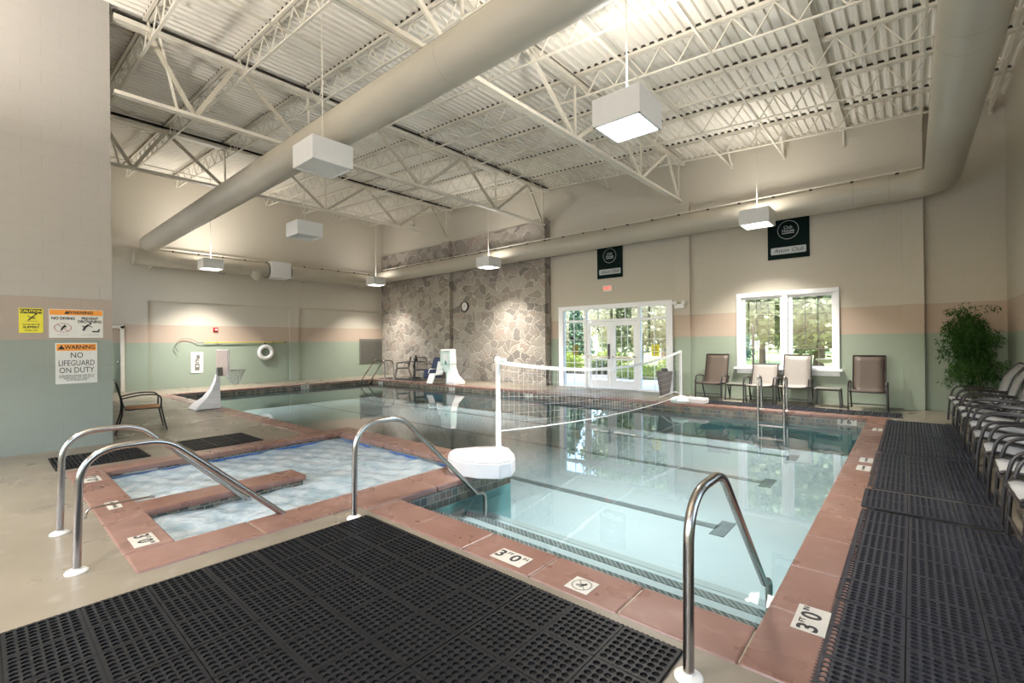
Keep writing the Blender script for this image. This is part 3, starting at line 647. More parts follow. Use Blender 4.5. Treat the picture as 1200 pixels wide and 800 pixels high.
# ------------------------------------------------------------------ sling lounge chairs
def sling_chair(sling, wavy=False, frame='bronze', lounge=True):
    t = thing('lounge_chair', 'x', 'chair'); w = .27      # front faces -y
    if wavy: prof = [(-.30, .43), (-.26, .445), (0, .41), (.2, .38), (.26, .40), (.34, .56), (.38, .70), (.42, .84), (.52, .98), (.60, 1.06)]
    else: prof = [(-.30, .43), (-.26, .445), (0, .42), (.2, .395), (.27, .42), (.33, .58), (.38, .76), (.43, .93), (.485, 1.13)]
    P = curve([(0, y, z) for y, z in prof], 3)
    obj('sling', MB().sheet([[(xx, p.y, p.z - .015 * (1 - (xx / w) ** 2)) for xx in (-w, -w / 2, 0, w / 2, w)] for p in P]), sling, t, smooth=True, solid=.004)
    for s in (-1, 1):
        obj('side_rail', MB().tube([(s * (w + .008), p.y, p.z) for p in P], .0135, 8), frame, t, smooth=True)
        X = s * (w + .045)
        if wavy:
            arm = fillet([(X, -.30, 0), (X, -.28, .36), (X, -.22, .62), (X, .0, .63), (X, .36, .60)], .13, 6)
            obj('arm', MB().tube(arm, .015, 8), frame, t, smooth=True)
            obj('leg', MB().tube(fillet([(X, .30, .60), (X, .12, .38), (X, .42, 0)], .12, 5), .0145, 8), frame, t, smooth=True)
        else:
            arm = fillet([(X, -.27, .47), (X, -.25, .60), (X, .0, .61), (X, .34, .56)], .08, 6)
            obj('arm', MB().tube(arm, .017, 8), frame, t, smooth=True)
            obj('leg', MB().hexa([(X + i * .012, (-.30 + j * .027), z) for z in (0, .50) for j in (-1, 1) for i in (-1, 1)]), frame, t, bevel=.004)
            obj('leg', MB().tube(fillet([(X, .33, .57), (X, .22, .36), (X, .42, 0)], .1, 5), .016, 8), frame, t, smooth=True)
    obj('seat_front_rail', MB().tube([(-w - .04, -.30, .405), (w + .04, -.30, .405)], .014, 8), frame, t, smooth=True); obj('seat_rear_rail', MB().tube([(-w - .04, .24, .38), (w + .04, .24, .38)], .012, 8), frame, t, smooth=True); obj('stretcher', MB().tube([(-w - .04, -.29, .16), (w + .04, -.29, .16)], .010, 8), frame, t, smooth=True)
    tp = prof[-1]; obj('head_rail', MB().tube([(-w - .008, tp[0], tp[1]), (w + .008, tp[0], tp[1])], .0135, 8), frame, t, smooth=True)
    return t
ch = sling_chair('sling_brown'); ch.location = (-3.86, 12.30, 0); tag(ch, 'brown sling lounge chair on the far left of the window, next to the pilaster', None, 'sling lounge chairs against the back wall')
cb = dup(ch, (-.68, 12.18, 0), 0, 'brown sling lounge chair standing alone beside the painted pier', 'sling lounge chairs against the back wall')
cw = sling_chair('sling_backlit'); cw.location = (-2.03, 12.28, 0); tag(cw, 'high-backed lounge chair with sling painted pale as backlit before the right window sash', None, 'sling lounge chairs against the back wall')
def side_table(label, loc, rz=0):
    t = thing('side_table', label, 'table', loc, rz)
    obj('tabletop', MB().box(-.24, -.2, .395, .24, .2, .415), 'grille', t, bevel=.006)
    for s in (-1, 1): obj('leg', MB().bar((s * .22, -.19, .40), (s * .245, -.20, 0), .03, .05, (0, 1, 0)).bar((s * .22, .19, .40), (s * .245, .20, 0), .03, .05, (0, 1, 0)).bar((s * .225, -.19, .38), (s * .225, .19, .38), .03, .03), 'bronze', t, bevel=.004)
    obj('apron', MB().tube([(-.22, -.18, .38), (.22, -.18, .38)], .015, 8).tube([(-.22, .18, .38), (.22, .18, .38)], .015, 8), 'bronze', t)
    return t
side_table('small bronze side table beside the far left brown lounge chair', (-3.29, 12.46, 0))
side_table('small bronze side table under the right end of the window', (-1.40, 12.40, 0))
# the fourth back chair has a lower back, its paleness painted for the window behind
cl = sling_chair('sling_backlit'); cl.location = (-2.72, 12.28, 0); tag(cl, 'lower-backed lounge chair with sling painted pale as backlit before the left window sash', None, 'sling lounge chairs against the back wall')
for o in kids(cl):
    if o.name.split('.')[0] in ('sling', 'side_rail', 'head_rail'):
        o.data = o.data.copy()
        for v in o.data.vertices:
            if v.co.z > .5: v.co.z = .5 + (v.co.z - .5) * .64
# row along the right wall, facing the pool
wc = sling_chair('sling_sheen', True, 'black'); rowy = [3.05, 3.88, 4.72, 5.55, 6.38, 7.2, 8.02, 8.85, 9.68, 10.52, 11.32]
rl = ['cut off by the right edge of the photo, nearest the camera', 'second nearest the camera', 'third nearest the camera', 'fourth nearest along the right wall', 'fifth nearest along the right wall', 'in the middle of the row', 'fifth from the potted bamboo along the right wall', 'fourth from the potted bamboo along the right wall', 'third from the potted bamboo along the right wall', 'second from the potted bamboo', 'right beside the potted bamboo']
for i, y in enumerate(rowy):
    lb = 'black framed sling chair with painted sheen, ' + rl[i].replace('cut off by the right edge of the photo, nearest', 'partly outside the photo, nearest')
    ang = -PI / 2 + rnd.uniform(-.05, .05); xx = .84 + rnd.uniform(-.015, .02)
    if i == 0: wc.location = (xx, y, 0); wc.rotation_euler.z = ang; tag(wc, lb, None, 'lounge chairs along the right wall')
    else: dup(wc, (xx, y, 0), ang, lb, 'lounge chairs along the right wall')
# ------------------------------------------------------------------ metal armchairs
def armchair(seat='seat_tan'):
    t = thing('metal_armchair', 'x', 'chair'); w = .25       # faces -y
    pr = [(-w, -.24), (-w * .6, -.28), (0, -.29), (w * .6, -.28), (w, -.24), (w, .16), (w * .8, .22), (-w * .8, .22), (-w, .16)]
    obj('seat', MB().prism(pr, .40, .425, [(x * .96, y * .96) for x, y in pr]), seat, t, bevel=.008)
    obj('seat_rim', MB().tube([(x * 1.02, y * 1.02, .40) for x, y in pr] + [(pr[0][0] * 1.02, pr[0][1] * 1.02, .40)], .012, 8), 'black', t, smooth=True)
    for s in (-1, 1):
        obj('leg', MB().tube([(s * .26, -.26, .42), (s * .28, -.34, 0)], .013, 8), 'black', t, smooth=True)
        obj('leg', MB().tube(fillet([(s * .24, .34, .86), (s * .25, .24, .42), (s * .27, .36, 0)], .2, 6), .013, 8), 'black', t, smooth=True)
        obj('arm', MB().tube(fillet([(s * .26, -.26, .42), (s * .285, -.27, .63), (s * .285, .0, .655), (s * .26, .27, .60)], .12, 7), .0125, 8), 'black', t, smooth=True)
    bk = MB(); bk.tube(fillet([(-.24, .34, .84), (-.2, .36, .92), (.2, .36, .92), (.24, .34, .84)], .06, 5), .013, 8)
    for k in range(-3, 4): bk.tube([(k * .055, .235, .43), (k * .06, .355, .91)], .006, 6)
    obj('backrest', bk, 'black', t, smooth=True); return t
ac = armchair(); ac.location = (-10.42, 1.90, 0); ac.rotation_euler.z = PI - .12; tag(ac, 'black tubular armchair with tan seat beside the end of the block wall')
ab = armchair('black'); ad = dup(ab, (-17.1, 12.35, 0), PI + 2.6, 'black metal armchair before the stone wall, nearest the grey panel', 'dark armchairs round the far table')
ab.location = (-15.35, 11.95, 0); ab.rotation_euler.z = -2.2; tag(ab, 'black metal armchair on the pool lift side of the far table', None, 'dark armchairs round the far table')
ft = thing('round_table', 'dark round metal table by the stone wall at the far corner', 'table', (-16.2, 12.3, 0))
obj('tabletop', MB().lathe([(.45, .70), (.46, .71), (.46, .725), (.44, .73)], (0, 0, 0), 28), 'black', ft, smooth=True); obj('pedestal', MB().lathe([(.28, 0), (.27, .03), (.05, .06), (.035, .1), (.035, .68), (.2, .70)], (0, 0, 0), 18), 'black', ft, smooth=True)
fp = thing('tabletop_ornament', 'small dark ornament standing on the far round table', 'ornament', (-16.1, 12.3, .73)); obj('body', MB().lathe([(.05, 0), (.08, .04), (.06, .12), (.03, .16), (.05, .2)], (0, 0, 0), 14), 'black', fp, smooth=True); obj('lid', MB().lathe([(.055, .2), (.03, .24), (.01, .27)], (0, 0, 0), 14), 'bronze', fp, smooth=True)
ds = thing('draped_seat', 'seat draped in dark blue cloth left of the pool lift', 'chair', (-14.6, 12.0, 0))
obj('cover', MB().prism([(-.3, -.3), (.3, -.3), (.3, .3), (-.3, .3)], .1, .45, [(-.26, -.26), (.26, -.26), (.26, .3), (-.26, .3)]).prism([(-.26, .08), (.26, .08), (.26, .3), (-.26, .3)], .45, .92, [(-.2, .2), (.2, .2), (.2, .34), (-.2, .34)]), 'cloth_blue', ds, bevel=.05)
for s in (-1, 1): obj('leg', MB().tube([(s * .25, -.25, .12), (s * .26, -.27, 0)], .015, 8).tube([(s * .25, .25, .12), (s * .26, .27, 0)], .015, 8), 'black', ds)
um = thing('folded_cover', 'tall grey fabric cover standing behind the pool lift', 'cover', (-13.3, 11.75, 0))
obj('fabric', MB().prism([(-.18, -.12), (.16, -.16), (.24, .1), (-.1, .15)], .0, .92, [(.05, -.06), (.22, -.05), (.22, .04), (.08, .06)]), 'cloth_grey', um, bevel=.03); obj('handle', MB().tube(fillet([(.08, 0, .9), (.1, 0, 1.02), (.22, 0, 1.04), (.22, 0, .9)], .05, 5), .012, 8), 'black', um, smooth=True)
# ------------------------------------------------------------------ pool lift
lf = thing('pool_lift', 'white pool access lift with hanging seat on the back deck', 'pool lift', (-12.75, 11.2, 0))
bd = [(-.30, -.16), (.28, -.16), (.28, .16), (-.30, .16)]
obj('housing', MB().prism([(x * .55 + .1, y) for x, y in bd], .45, .72, bd).prism(bd, .72, 1.22, [(x * .92, y * .9) for x, y in bd]), 'palegreen', lf, bevel=.035)
obj('top_cap', MB().prism([(x * .97, y * .95) for x, y in bd], 1.215, 1.27, [(x * .85, y * .8) for x, y in bd]), 'plastic', lf, bevel=.015)
obj('control_panel', MB().box(-.10, -.175, .80, .16, -.155, 1.10), 'plastic', lf, bevel=.005); obj('pull_tab', MB().box(.02, -.19, .72, .08, -.17, .86), flat('teal_tab', (.05, .3, .25), .5), lf)
obj('column', MB().box(-.02, -.12, .02, .20, .12, .5), 'palegreen', lf, bevel=.02)
obj('foot', MB().prism([(.14, -.22), (.62, -.26), (.62, .24), (.14, .22)], .012, .10).add([(.14, -.22, .1), (.62, -.26, .1), (.62, .24, .1), (.14, .22, .1), (.14, -.12, .85), (.20, -.14, .80), (.38, -.16, .35), (.20, .12, .80), (.14, .12, .85), (.38, .16, .35)], [(0, 1, 6, 5, 4), (3, 8, 7, 9, 2), (4, 5, 7, 8), (5, 6, 9, 7), (6, 1, 2, 9), (0, 4, 8, 3)]), 'plastic', lf, bevel=.008)
obj('seat', MB().prism([(-.55, -.45), (-.15, -.45), (-.15, -.12), (-.55, -.12)], .34, .39).prism([(-.55, -.15), (-.15, -.15), (-.15, -.08), (-.55, -.08)], .38, .82, [(-.5, -.08), (-.2, -.08), (-.2, -.02), (-.5, -.02)]), 'plastic', lf, bevel=.02)
obj('leg_rest', MB().prism([(-.52, -.62), (-.2, -.62), (-.2, -.56), (-.52, -.56)], .05, .36, [(-.52, -.48), (-.2, -.48), (-.2, -.42), (-.52, -.42)]), 'plastic', lf, bevel=.015)
obj('seat_arm', MB().tube(fillet([(-.57, -.12, .55), (-.57, -.42, .55), (-.57, -.46, .4)], .05, 5), .014, 8).tube(fillet([(-.13, -.12, .55), (-.13, -.42, .55), (-.13, -.46, .4)], .05, 5), .014, 8).tube([(-.3, -.1, .8), (-.15, 0, 1.0)], .02, 8), 'plastic', lf, smooth=True)
sub(lf, 'seat', 'seat_arm', 'leg_rest'); sub(lf, 'housing', 'control_panel', 'pull_tab', 'top_cap')
# ------------------------------------------------------------------ poolside basketball hoop
bk = thing('basketball_hoop', 'white poolside basketball hoop with a sweeping plastic base', 'basketball hoop', (-12.72, 3.75, 0.012), 0)
b_ = MB()
sec = []
for z, y0, y1, hw in ((0, -.50, .02, .30), (.10, -.42, .03, .28), (.25, -.24, .05, .17), (.42, -.12, .06, .12), (.60, -.04, .07, .08), (.78, .0, .08, .05)):
    sec.append([(-hw, y0, z), (hw, y0, z), (hw, y1, z), (-hw, y1, z)])
for q in range(len(sec) - 1): b_.hexa([sec[q][0], sec[q][1], sec[q][3], sec[q][2], sec[q + 1][0], sec[q + 1][1], sec[q + 1][3], sec[q + 1][2]])
obj('base', b_, 'plastic', bk, bevel=.01)
obj('backboard', MB().box(-.40, .13, .76, .40, .165, 1.36), flat('taupe_board', (.36, .28, .24), .5), bk, bevel=.01); obj('backboard_rim', MB().box(-.42, .150, .74, .42, .178, 1.38), 'plastic', bk, bevel=.006)
obj('bracket', MB().box(-.06, .02, .74, .06, .14, .95), 'grille', bk, bevel=.01)
rg = [(.22 * math.cos(2 * PI * k / 24), .42 + .22 * math.sin(2 * PI * k / 24), .86) for k in range(25)]
obj('rim', MB().tube(rg, .010, 8).bar((0, .17, .86), (0, .21, .86), .06, .03), 'plastic', bk, smooth=True)
nn = MB()
for k in range(12):
    for s in (-1, 1):
        pts = []
        for q in range(7):
            f = q / 6; r = .22 - .11 * min(1, f * 1.2); a_ = 2 * PI * k / 12 + s * f * 1.4; pts.append((r * math.cos(a_), .42 + r * math.sin(a_), .86 - .34 * f))
        nn.tube(pts, .005, 5)
obj('net', nn, 'plastic', bk); sub(bk, 'rim', 'net'); sub(bk, 'backboard', 'backboard_rim', 'bracket')

# ------------------------------------------------------------------ plants
def leaves(m, c, n, spread, size, rng, drop=.4, shape='blade'):
    for _ in range(n):
        while True:
            d = Vector((rng.uniform(-1, 1), rng.uniform(-1, 1), rng.uniform(-1, 1)))
            if d.length < 1: break
        p = Vector(c) + Vector((d.x * spread[0], d.y * spread[1], d.z * spread[2]))
        u = Vector((rng.uniform(-1, 1), rng.uniform(-1, 1), rng.uniform(-1, .4) - drop * .5)).normalized(); v = u.cross(Vector((rng.uniform(-1, 1), rng.uniform(-1, 1), 1))).normalized()
        L = size * rng.uniform(.7, 1.3); w = L * (.12 if shape == 'blade' else .45)
        m.add([p, p + u * L * .5 + v * w, p + u * L, p + u * L * .5 - v * w], [(0, 1, 2, 3)])
pp = thing('potted_bamboo', 'tall leafy bamboo plant in a pot at the back right corner', 'plant', (.96, 12.42, 0))
obj('pot', MB().lathe([(.17, 0), (.22, .3), (.235, .32), (.235, .36), (.2, .36), (.19, .32)], (0, 0, 0), 24), 'bronze', pp, smooth=True); obj('soil', MB().lathe([(.195, .325), (.195, .33)], (0, 0, 0), 20), 'soil', pp)
rg_ = random.Random(3); stm = MB(); lv = MB()
for k in range(7):
    bx, by = rg_.uniform(-.12, .12), rg_.uniform(-.12, .12); tx, ty, tz = bx + rg_.uniform(-.28, .0), by + rg_.uniform(-.25, .15), rg_.uniform(1.75, 2.2)
    pts = [(bx + (tx - bx) * f ** 1.5, by + (ty - by) * f ** 1.5, .32 + (tz - .32) * f) for f in (0, .25, .5, .75, 1)]; stm.tube(pts, [.011, .010, .008, .006, .003], 6)
    for q in range(18):
        f = rg_.uniform(.25, 1); px, py, pz = bx + (tx - bx) * f ** 1.5, by + (ty - by) * f ** 1.5, .32 + (tz - .32) * f
        an = rg_.uniform(0, 2 * PI); L = rg_.uniform(.12, .32); ex, ey, ez = px + L * math.cos(an), py + L * math.sin(an) * .9, pz + rg_.uniform(-.08, .1)
        if ex > .40: ex = .40
        if ey > .5: ey = .5
        stm.tube([(px, py, pz), (ex, ey, ez)], .002, 4); leaves(lv, (ex, ey, ez - .03), 34, (.13, .13, .10), .085, rg_, .8)
leaves(lv, (-.05, -.02, 1.22), 2300, (.30, .30, .82), .085, rg_, .8); leaves(lv, (-.08, -.02, 1.55), 900, (.26, .26, .42), .085, rg_, .8)
lv.v = [(min(a_, .42), min(b_, .5), c_) for a_, b_, c_ in lv.v]; stm.v = [(min(a_, .42), b_, c_) for a_, b_, c_ in stm.v]
obj('stems', stm, 'stem', pp); obj('foliage', lv, 'leaf_bamboo', pp)
sub(pp, 'pot', 'soil')
pt = thing('woven_planter', 'tall tapered woven planter by the right jamb of the glass doors', 'planter', (-5.12, 12.32, 0))
obj('basket', MB().lathe([(.12, 0), (.13, .02), (.21, .62), (.22, .66), (.2, .66), (.18, .6)], (0, 0, 0), 26), 'glasspot', pt, smooth=True); obj('liner', MB().lathe([(.185, .615), (.185, .62)], (0, 0, 0), 20), 'soil', pt); obj('lid', MB().lathe([(.09, .62), (.09, .72), (.06, .75), (.001, .75)], (0, 0, 0), 18), 'black', pt, smooth=True)

# ------------------------------------------------------------------ things on the walls
RX = (PI / 2, 0, PI / 2)         # text on a wall facing +x
def wall_sign(name, label, y0, y1, z0, z1, x=XC):
    t = thing(name, label, 'sign', (x, (y0 + y1) / 2, (z0 + z1) / 2)); w, h = (y1 - y0) / 2, (z1 - z0) / 2
    return t, w, h
t, w, h = wall_sign('caution_sign', 'yellow caution sign about a slippery floor on the block wall', .37, .61, 1.70, 2.05)
obj('plate', MB().box(0, -w, -h, .006, w, h), 'sign_yellow', t, bevel=.002); obj('header', MB().box(.005, -w + .012, h - .075, .0075, w - .012, h - .012), 'ink', t)
text('lettering', 'CAUTION', .05, 'sign_yellow', t, (.0085, 0, h - .044), RX, .95, .0015, ext=.0004)
pic = MB().bar((.007, -.06, -.01), (.007, .06, -.01), .002, .004).tube([(.007, -.03, .0), (.007, .0, .04), (.007, .035, .075)], .007, 6).tube([(.007, .0, .04), (.007, .04, .03)], .006, 6).tube([(.007, 0, .04), (.007, -.035, .065)], .005, 6).lathe([(.001, 0), (.012, .001), (.012, .003)], (.006, .045, .09), 10, 'x')
obj('pictogram', pic, 'ink', t)
text('lettering', 'FLOOR MAY BE', .026, 'ink', t, (.0075, 0, -.055), RX, .95, .0005, ext=.0004); text('lettering', 'SLIPPERY', .043, 'ink', t, (.0075, 0, -.095), RX, .95, .0015, ext=.0004); text('lettering', 'WHEN WET', .026, 'ink', t, (.0075, 0, -.14), RX, .95, .0005, ext=.0004)
def tri(y, z, s): return MB().add([(.0078, y - s, z - s * .75), (.0078, y + s, z - s * .75), (.0078, y, z + s * .9)], [(0, 1, 2)])
t, w, h = wall_sign('warning_sign', 'wide orange-topped warning sign with diving and drowning pictures', .665, 1.255, 1.63, 2.05)
obj('plate', MB().box(0, -w, -h, .006, w, h), 'sign_white', t, bevel=.002); obj('header', MB().box(.005, -w + .008, h - .085, .0075, w - .008, h - .008), 'sign_orange', t)
obj('warning_triangle', tri(-.11, h - .047, .027), 'ink', t); text('lettering', 'WARNING', .058, 'ink', t, (.0085, .04, h - .047), RX, 1.0, .0015, ext=.0004)
text('lettering', 'NO DIVING', .055, 'ink', t, (.0075, -.145, .075), RX, .86, .002, ext=.0004); text('lettering', 'PREVENT\nDROWNING', .055, 'ink', t, (.0075, .145, .055), RX, .84, .002, ext=.0004, space=.85)
rr = MB(); rr.add([(.0075, -.15 + r * math.cos(2 * PI * k / 28), -.06 + r * .75 * math.sin(2 * PI * k / 28)) for r in (.085, .092) for k in range(28)], [(k, (k + 1) % 28, 28 + (k + 1) % 28, 28 + k) for k in range(28)]); rr.bar((.0075, -.21, -.01), (.0075, -.09, -.11), .002, .006)
obj('prohibition_ring', rr, 'red', t)
obj('pictogram', MB().tube([(.007, -.17, -.10), (.007, -.15, -.06), (.007, -.125, -.02)], .010, 6).tube([(.007, -.15, -.06), (.007, -.11, -.04)], .006, 6), 'ink', t)
obj('pictogram', MB().tube([(.007, .07, -.10), (.007, .09, -.05), (.007, .13, -.01)], .014, 6).tube([(.007, .09, -.05), (.007, .06, -.03)], .008, 6).tube([(.007, .12, -.015), (.007, .17, -.05)], .006, 6).lathe([(.001, 0), (.015, .001), (.015, .003)], (.006, .148, .005), 10, 'x').tube([(.007, .17, -.115), (.007, .25, -.115)], .011, 6).tube([(.007, .235, -.11), (.007, .255, -.08)], .010, 6), 'ink', t)
text('lettering', 'ALWAYS WATCH CHILDREN', .015, 'grille', t, (.0075, .145, -.165), RX, 1, 0, ext=.0003); text('lettering', 'SHALLOW WATER', .015, 'grille', t, (.0075, -.145, -.165), RX, 1, 0, ext=.0003)
t, w, h = wall_sign('warning_sign', 'square orange-topped warning sign reading no lifeguard on duty', .73, 1.185, .955, 1.555)
obj('plate', MB().box(0, -w, -h, .006, w, h), 'sign_white', t, bevel=.002); obj('header', MB().box(.005, -w + .012, h - .115, .0075, w - .012, h - .015), 'sign_orange', t)
obj('warning_triangle', tri(-.165, h - .065, .04), 'ink', t); text('lettering', 'WARNING', .083, 'ink', t, (.0085, .035, h - .065), RX, .82, .002, ext=.0004)
for s_, z_, q_ in (('NO', .115, .9), ('LIFEGUARD', .0, .78), ('ON DUTY', -.105, .85)): text('lettering', s_, .115, 'ink', t, (.0075, 0, z_), RX, q_ * .86, .0, ext=.0004)
text('lettering', 'CHILDREN UNDER AGE OF 14\nSHOULD NOT USE THE POOL\nWITHOUT AN ADULT\nIN ATTENDANCE', .026, 'ink', t, (.0075, 0, -.215), RX, 1.1, .0003, ext=.0003, space=.9)
for q in [o for o in bpy.data.objects if o.name.split('.')[0] in ('caution_sign', 'warning_sign')]: sub(q, 'plate', 'header', 'warning_triangle', 'pictogram', 'prohibition_ring', 'lettering')
# left wall things
al = thing('fire_alarm', 'small red fire alarm box on the far left wall', 'fire alarm', (XL - RC, 5.77, 2.08)); obj('housing', MB().box(0, -.08, -.08, .04, .08, .08), 'red', al, bevel=.01); obj('strobe', MB().box(.04, -.02, -.03, .055, .05, .03), 'plastic', al, bevel=.004)
lr = thing('life_ring', 'white life ring hanging on the far left wall', 'life ring', (XL - RC, 7.5, 1.2))
obj('ring', MB().tube([(.09, .235 * math.cos(2 * PI * k / 32), .235 * math.sin(2 * PI * k / 32)) for k in range(33)], .075, 14, False), 'white', lr, smooth=True); obj('hook', MB().tube(fillet([(0, 0, .38), (.1, 0, .38), (.1, 0, .3)], .03, 4), .012, 8).box(0, -.03, .33, .02, .03, .42), 'bronze', lr)
sb = MB()
for k in range(4):
    a_ = PI / 4 + k * PI / 2; sb.tube([(.09 + .079 * math.cos(q * PI / 6), (.235 + .079 * math.sin(q * PI / 6)) * math.cos(a_), (.235 + .079 * math.sin(q * PI / 6)) * math.sin(a_)) for q in range(13)], .008, 6)
obj('band', sb, 'cord', lr)
hp = thing('rescue_hook', 'long yellow rescue pole with a curved hook on the left wall', 'rescue pole', (XL - RC, 6.8, 1.6))
obj('pole', MB().tube([(.06, -1.4, 0), (.06, 1.45, 0)], .018, 10), 'yellow', hp, smooth=True); obj('end_cap', MB().tube([(.06, 1.45, 0), (.06, 1.5, 0)], .024, 10), 'black', hp)
obj('hook', MB().tube([(.06, -1.4, 0), (.06, -1.6, .0), (.06, -1.75, .1), (.06, -1.9, .16), (.06, -2.1, .14), (.06, -2.25, 0), (.06, -2.3, -.15), (.06, -2.2, -.32)], .010, 8), 'grille', hp, smooth=True); obj('bracket', MB().box(0, -1.0, -.03, .06, -.96, .03).box(0, 1.0, -.03, .06, 1.04, .03), 'black', hp)
ps = thing('instruction_sign', 'white framed sign with a dark printed figure on the left wall', 'sign', (XL - RC, 5.18, .88)); obj('plate', MB().box(0, -.19, -.38, .012, .19, .38), 'sign_white', ps, bevel=.004)
obj('printed_figure', MB().box(.012, -.07, -.28, .014, .07, -.04).box(.012, -.05, -.02, .014, .05, .12).box(.012, -.02, .13, .014, .08, .27), 'grille', ps); obj('printed_badge', MB().lathe([(.001, 0), (.04, .001), (.04, .003)], (.014, 0, -.13), 14, 'x').lathe([(.001, 0), (.03, .001), (.03, .003)], (.014, .01, .04), 14, 'x'), 'sign_white', ps)
gp = thing('wall_vent_panel', 'square grey louvred panel on the left wall near the stone', 'vent', (XL - RC, 12.28, 1.17)); obj('frame', MB().box(0, -.6, -.56, .05, .6, .56), 'grille', gp, bevel=.008)
lo = MB()
for k in range(24): z = -.50 + k * .0425; lo.hexa([(xx, yy, z + dz) for dz, xo in ((0, .0), (.012, .0)) for yy in (-.55, .55) for xx in (.05, .062)])
obj('louvres', lo, 'grille', gp)
# back wall things
ck = thing('wall_clock', 'round black rimmed wall clock on the stone wall', 'clock', (-13.6, YB - .10, 2.96)); obj('rim', MB().lathe([(.20, 0), (.21, -.03), (.20, -.06), (.17, -.06), (.17, -.04)], (0, 0, 0), 30, 'y'), 'black', ck, smooth=True)
obj('face', MB().lathe([(.175, -.041), (.175, -.044)], (0, 0, 0), 30, 'y'), 'sign_white', ck); obj('hands', MB().bar((0, -.047, 0), (.03, -.047, .12), .010, .003, (0, 1, 0)).bar((0, -.047, 0), (-.08, -.047, -.02), .012, .003, (0, 1, 0)), 'ink', ck)
def banner(x, label):
    t = thing('club_banner', label, 'banner', (x, YB - .02, 4.10), 0, 'dark banners with a round emblem on the back wall')
    obj('cloth', MB().box(-.445, -.012, -.62, .445, 0.0, .62), 'banner', t, bevel=.003)
    obj('plaque', MB().prism([(x_, z_) for x_, z_ in ((-.36, -.50), (.36, -.50), (.375, -.485), (.375, -.345), (.36, -.33), (-.36, -.33), (-.375, -.345), (-.375, -.485))], 0, .002), 'banner_grey', t)
    o = kids(t)[-1]; o.rotation_euler = (PI / 2, 0, 0); o.location = (0, -.012, 0)
    text('lettering', 'Aston Club', .13, 'ink', t, (0, -.0155, -.415), (PI / 2, 0, 0), 1.05, .0, .35, ext=.0004)
    rr = MB(); rr.add([(r * math.cos(2 * PI * k / 32), -.0135, .08 + r * math.sin(2 * PI * k / 32)) for r in (.215, .228) for k in range(32)], [(k, (k + 1) % 32, 32 + (k + 1) % 32, 32 + k) for k in range(32)])
    rr.box(-.13, -.0135, -.01, .13, -.0125, .012); obj('emblem', rr, 'banner_grey', t)
    text('lettering', 'Club\nHouse', .105, 'banner_grey', t, (0, -.0145, .10), (PI / 2, 0, 0), .95, .002, ext=.0004, space=.75)
banner(-7.11, 'dark green club banner above the glass doors'); banner(-2.24, 'dark green club banner above the paned window')
ex = thing('exit_sign', 'small lit red exit sign above the glass doors', 'exit sign', (-7.19, YB, 3.16)); obj('housing', MB().box(-.16, -.05, -.10, .16, 0, .10), 'sign_white', ex, bevel=.006); text('lettering', 'EXIT', .15, 'exit_red', ex, (0, -.052, 0), (PI / 2, 0, 0), .9, .003, ext=.001)
el = thing('emergency_light', 'white twin head emergency light beside the glass doors', 'lamp', (-4.86, YB - .14, 2.46)); obj('housing', MB().box(-.14, -.08, -.06, .14, 0, .06), 'plastic', el, bevel=.015)
for s in (-1, 1): obj('lamp_head', MB().lathe([(.03, .02), (.06, -.02), (.065, -.07), (.05, -.08)], (s * .12, -.04, .09), 16, 'y'), 'plastic', el, smooth=True)
for x, lb in ((-8.45, 'yellow notice stuck on the left sidelight glass'), (-5.67, 'yellow notice stuck on the right sidelight glass')):
    t = thing('glass_notice', lb, 'notice', (x, YB + .03, 1.22)); obj('paper', MB().box(-.12, -.004, -.17, .12, 0, .17), 'sign_yellow' if x > -7 else flat('olive_paper', (.20, .19, .02), .6), t); obj('print', MB().box(-.08, -.006, -.08, .08, -.004, -.06).box(-.08, -.006, .0, .08, -.004, .02).box(-.05, -.006, .08, .05, -.004, .10), 'ink', t)

# ------------------------------------------------------------------ steel roof framing
JY = [-2.45, -1.03, .40, 1.83, 3.17, 4.52, 5.98, 7.46, 8.92, 10.36, 11.83]
TX = [-14.4, -9.45, -4.78]
XE0, XE1 = XL + .02, XR - .02
def joist(y):
    t = thing('bar_joist', '', 'roof joist', (0, y, 0)); m = MB()
    x0 = XE0 if y > YC else XC + .02
    def jb(x, dz): return (x, 0, roofz(x) + dz)
    for s in (-.03, .03):
        m.hexa([(xx, s - .022 + yy, roofz(xx) + dz) for dz in (-.05, -.002) for yy in (0, .044) for xx in (x0, XE1)])
    obj('top_chord', m, 'steel', t)
    obj('flute_shade_strip', MB().hexa([(xx, yy, roofz(xx) + dz) for dz in (-.0, .045) for yy in (-.05, .05) for xx in (x0, XE1)]), 'shade_and_clip', t)  # dark filler painting the shade inside the flutes over the chord
    obj('bottom_chord', MB().bar(jb(x0 + .5, -.46), jb(XE1 - .3, -.46), .042, .022), 'steel', t)
    wb = MB(); n = int((XE1 - x0) / .56); w = (XE1 - x0) / n
    for i in range(n):
        a0 = x0 + i * w; wb.bar(jb(a0, -.05), jb(a0 + w / 2, -.45), .018, .018).bar(jb(a0 + w / 2, -.45), jb(a0 + w, -.05), .018, .018)
    obj('web_rods', wb, 'steel', t); return t
jl = {-2.45: 'far behind the camera', -1.03: 'second behind the camera', .40: 'first ahead of the camera', 1.83: 'two joists on the camera side of the ceiling duct', 3.17: 'just on the camera side of the ceiling duct', 4.52: 'just behind the ceiling duct', 5.98: 'behind the lit large pendant', 7.46: 'fourth out from the back wall', 8.92: 'third out from the back wall', 10.36: 'second out from the back wall', 11.83: 'nearest the back wall'}
for y in JY: tag(joist(y), 'cream open web roof joist, ' + jl[y], None, 'bar joists under the roof deck')
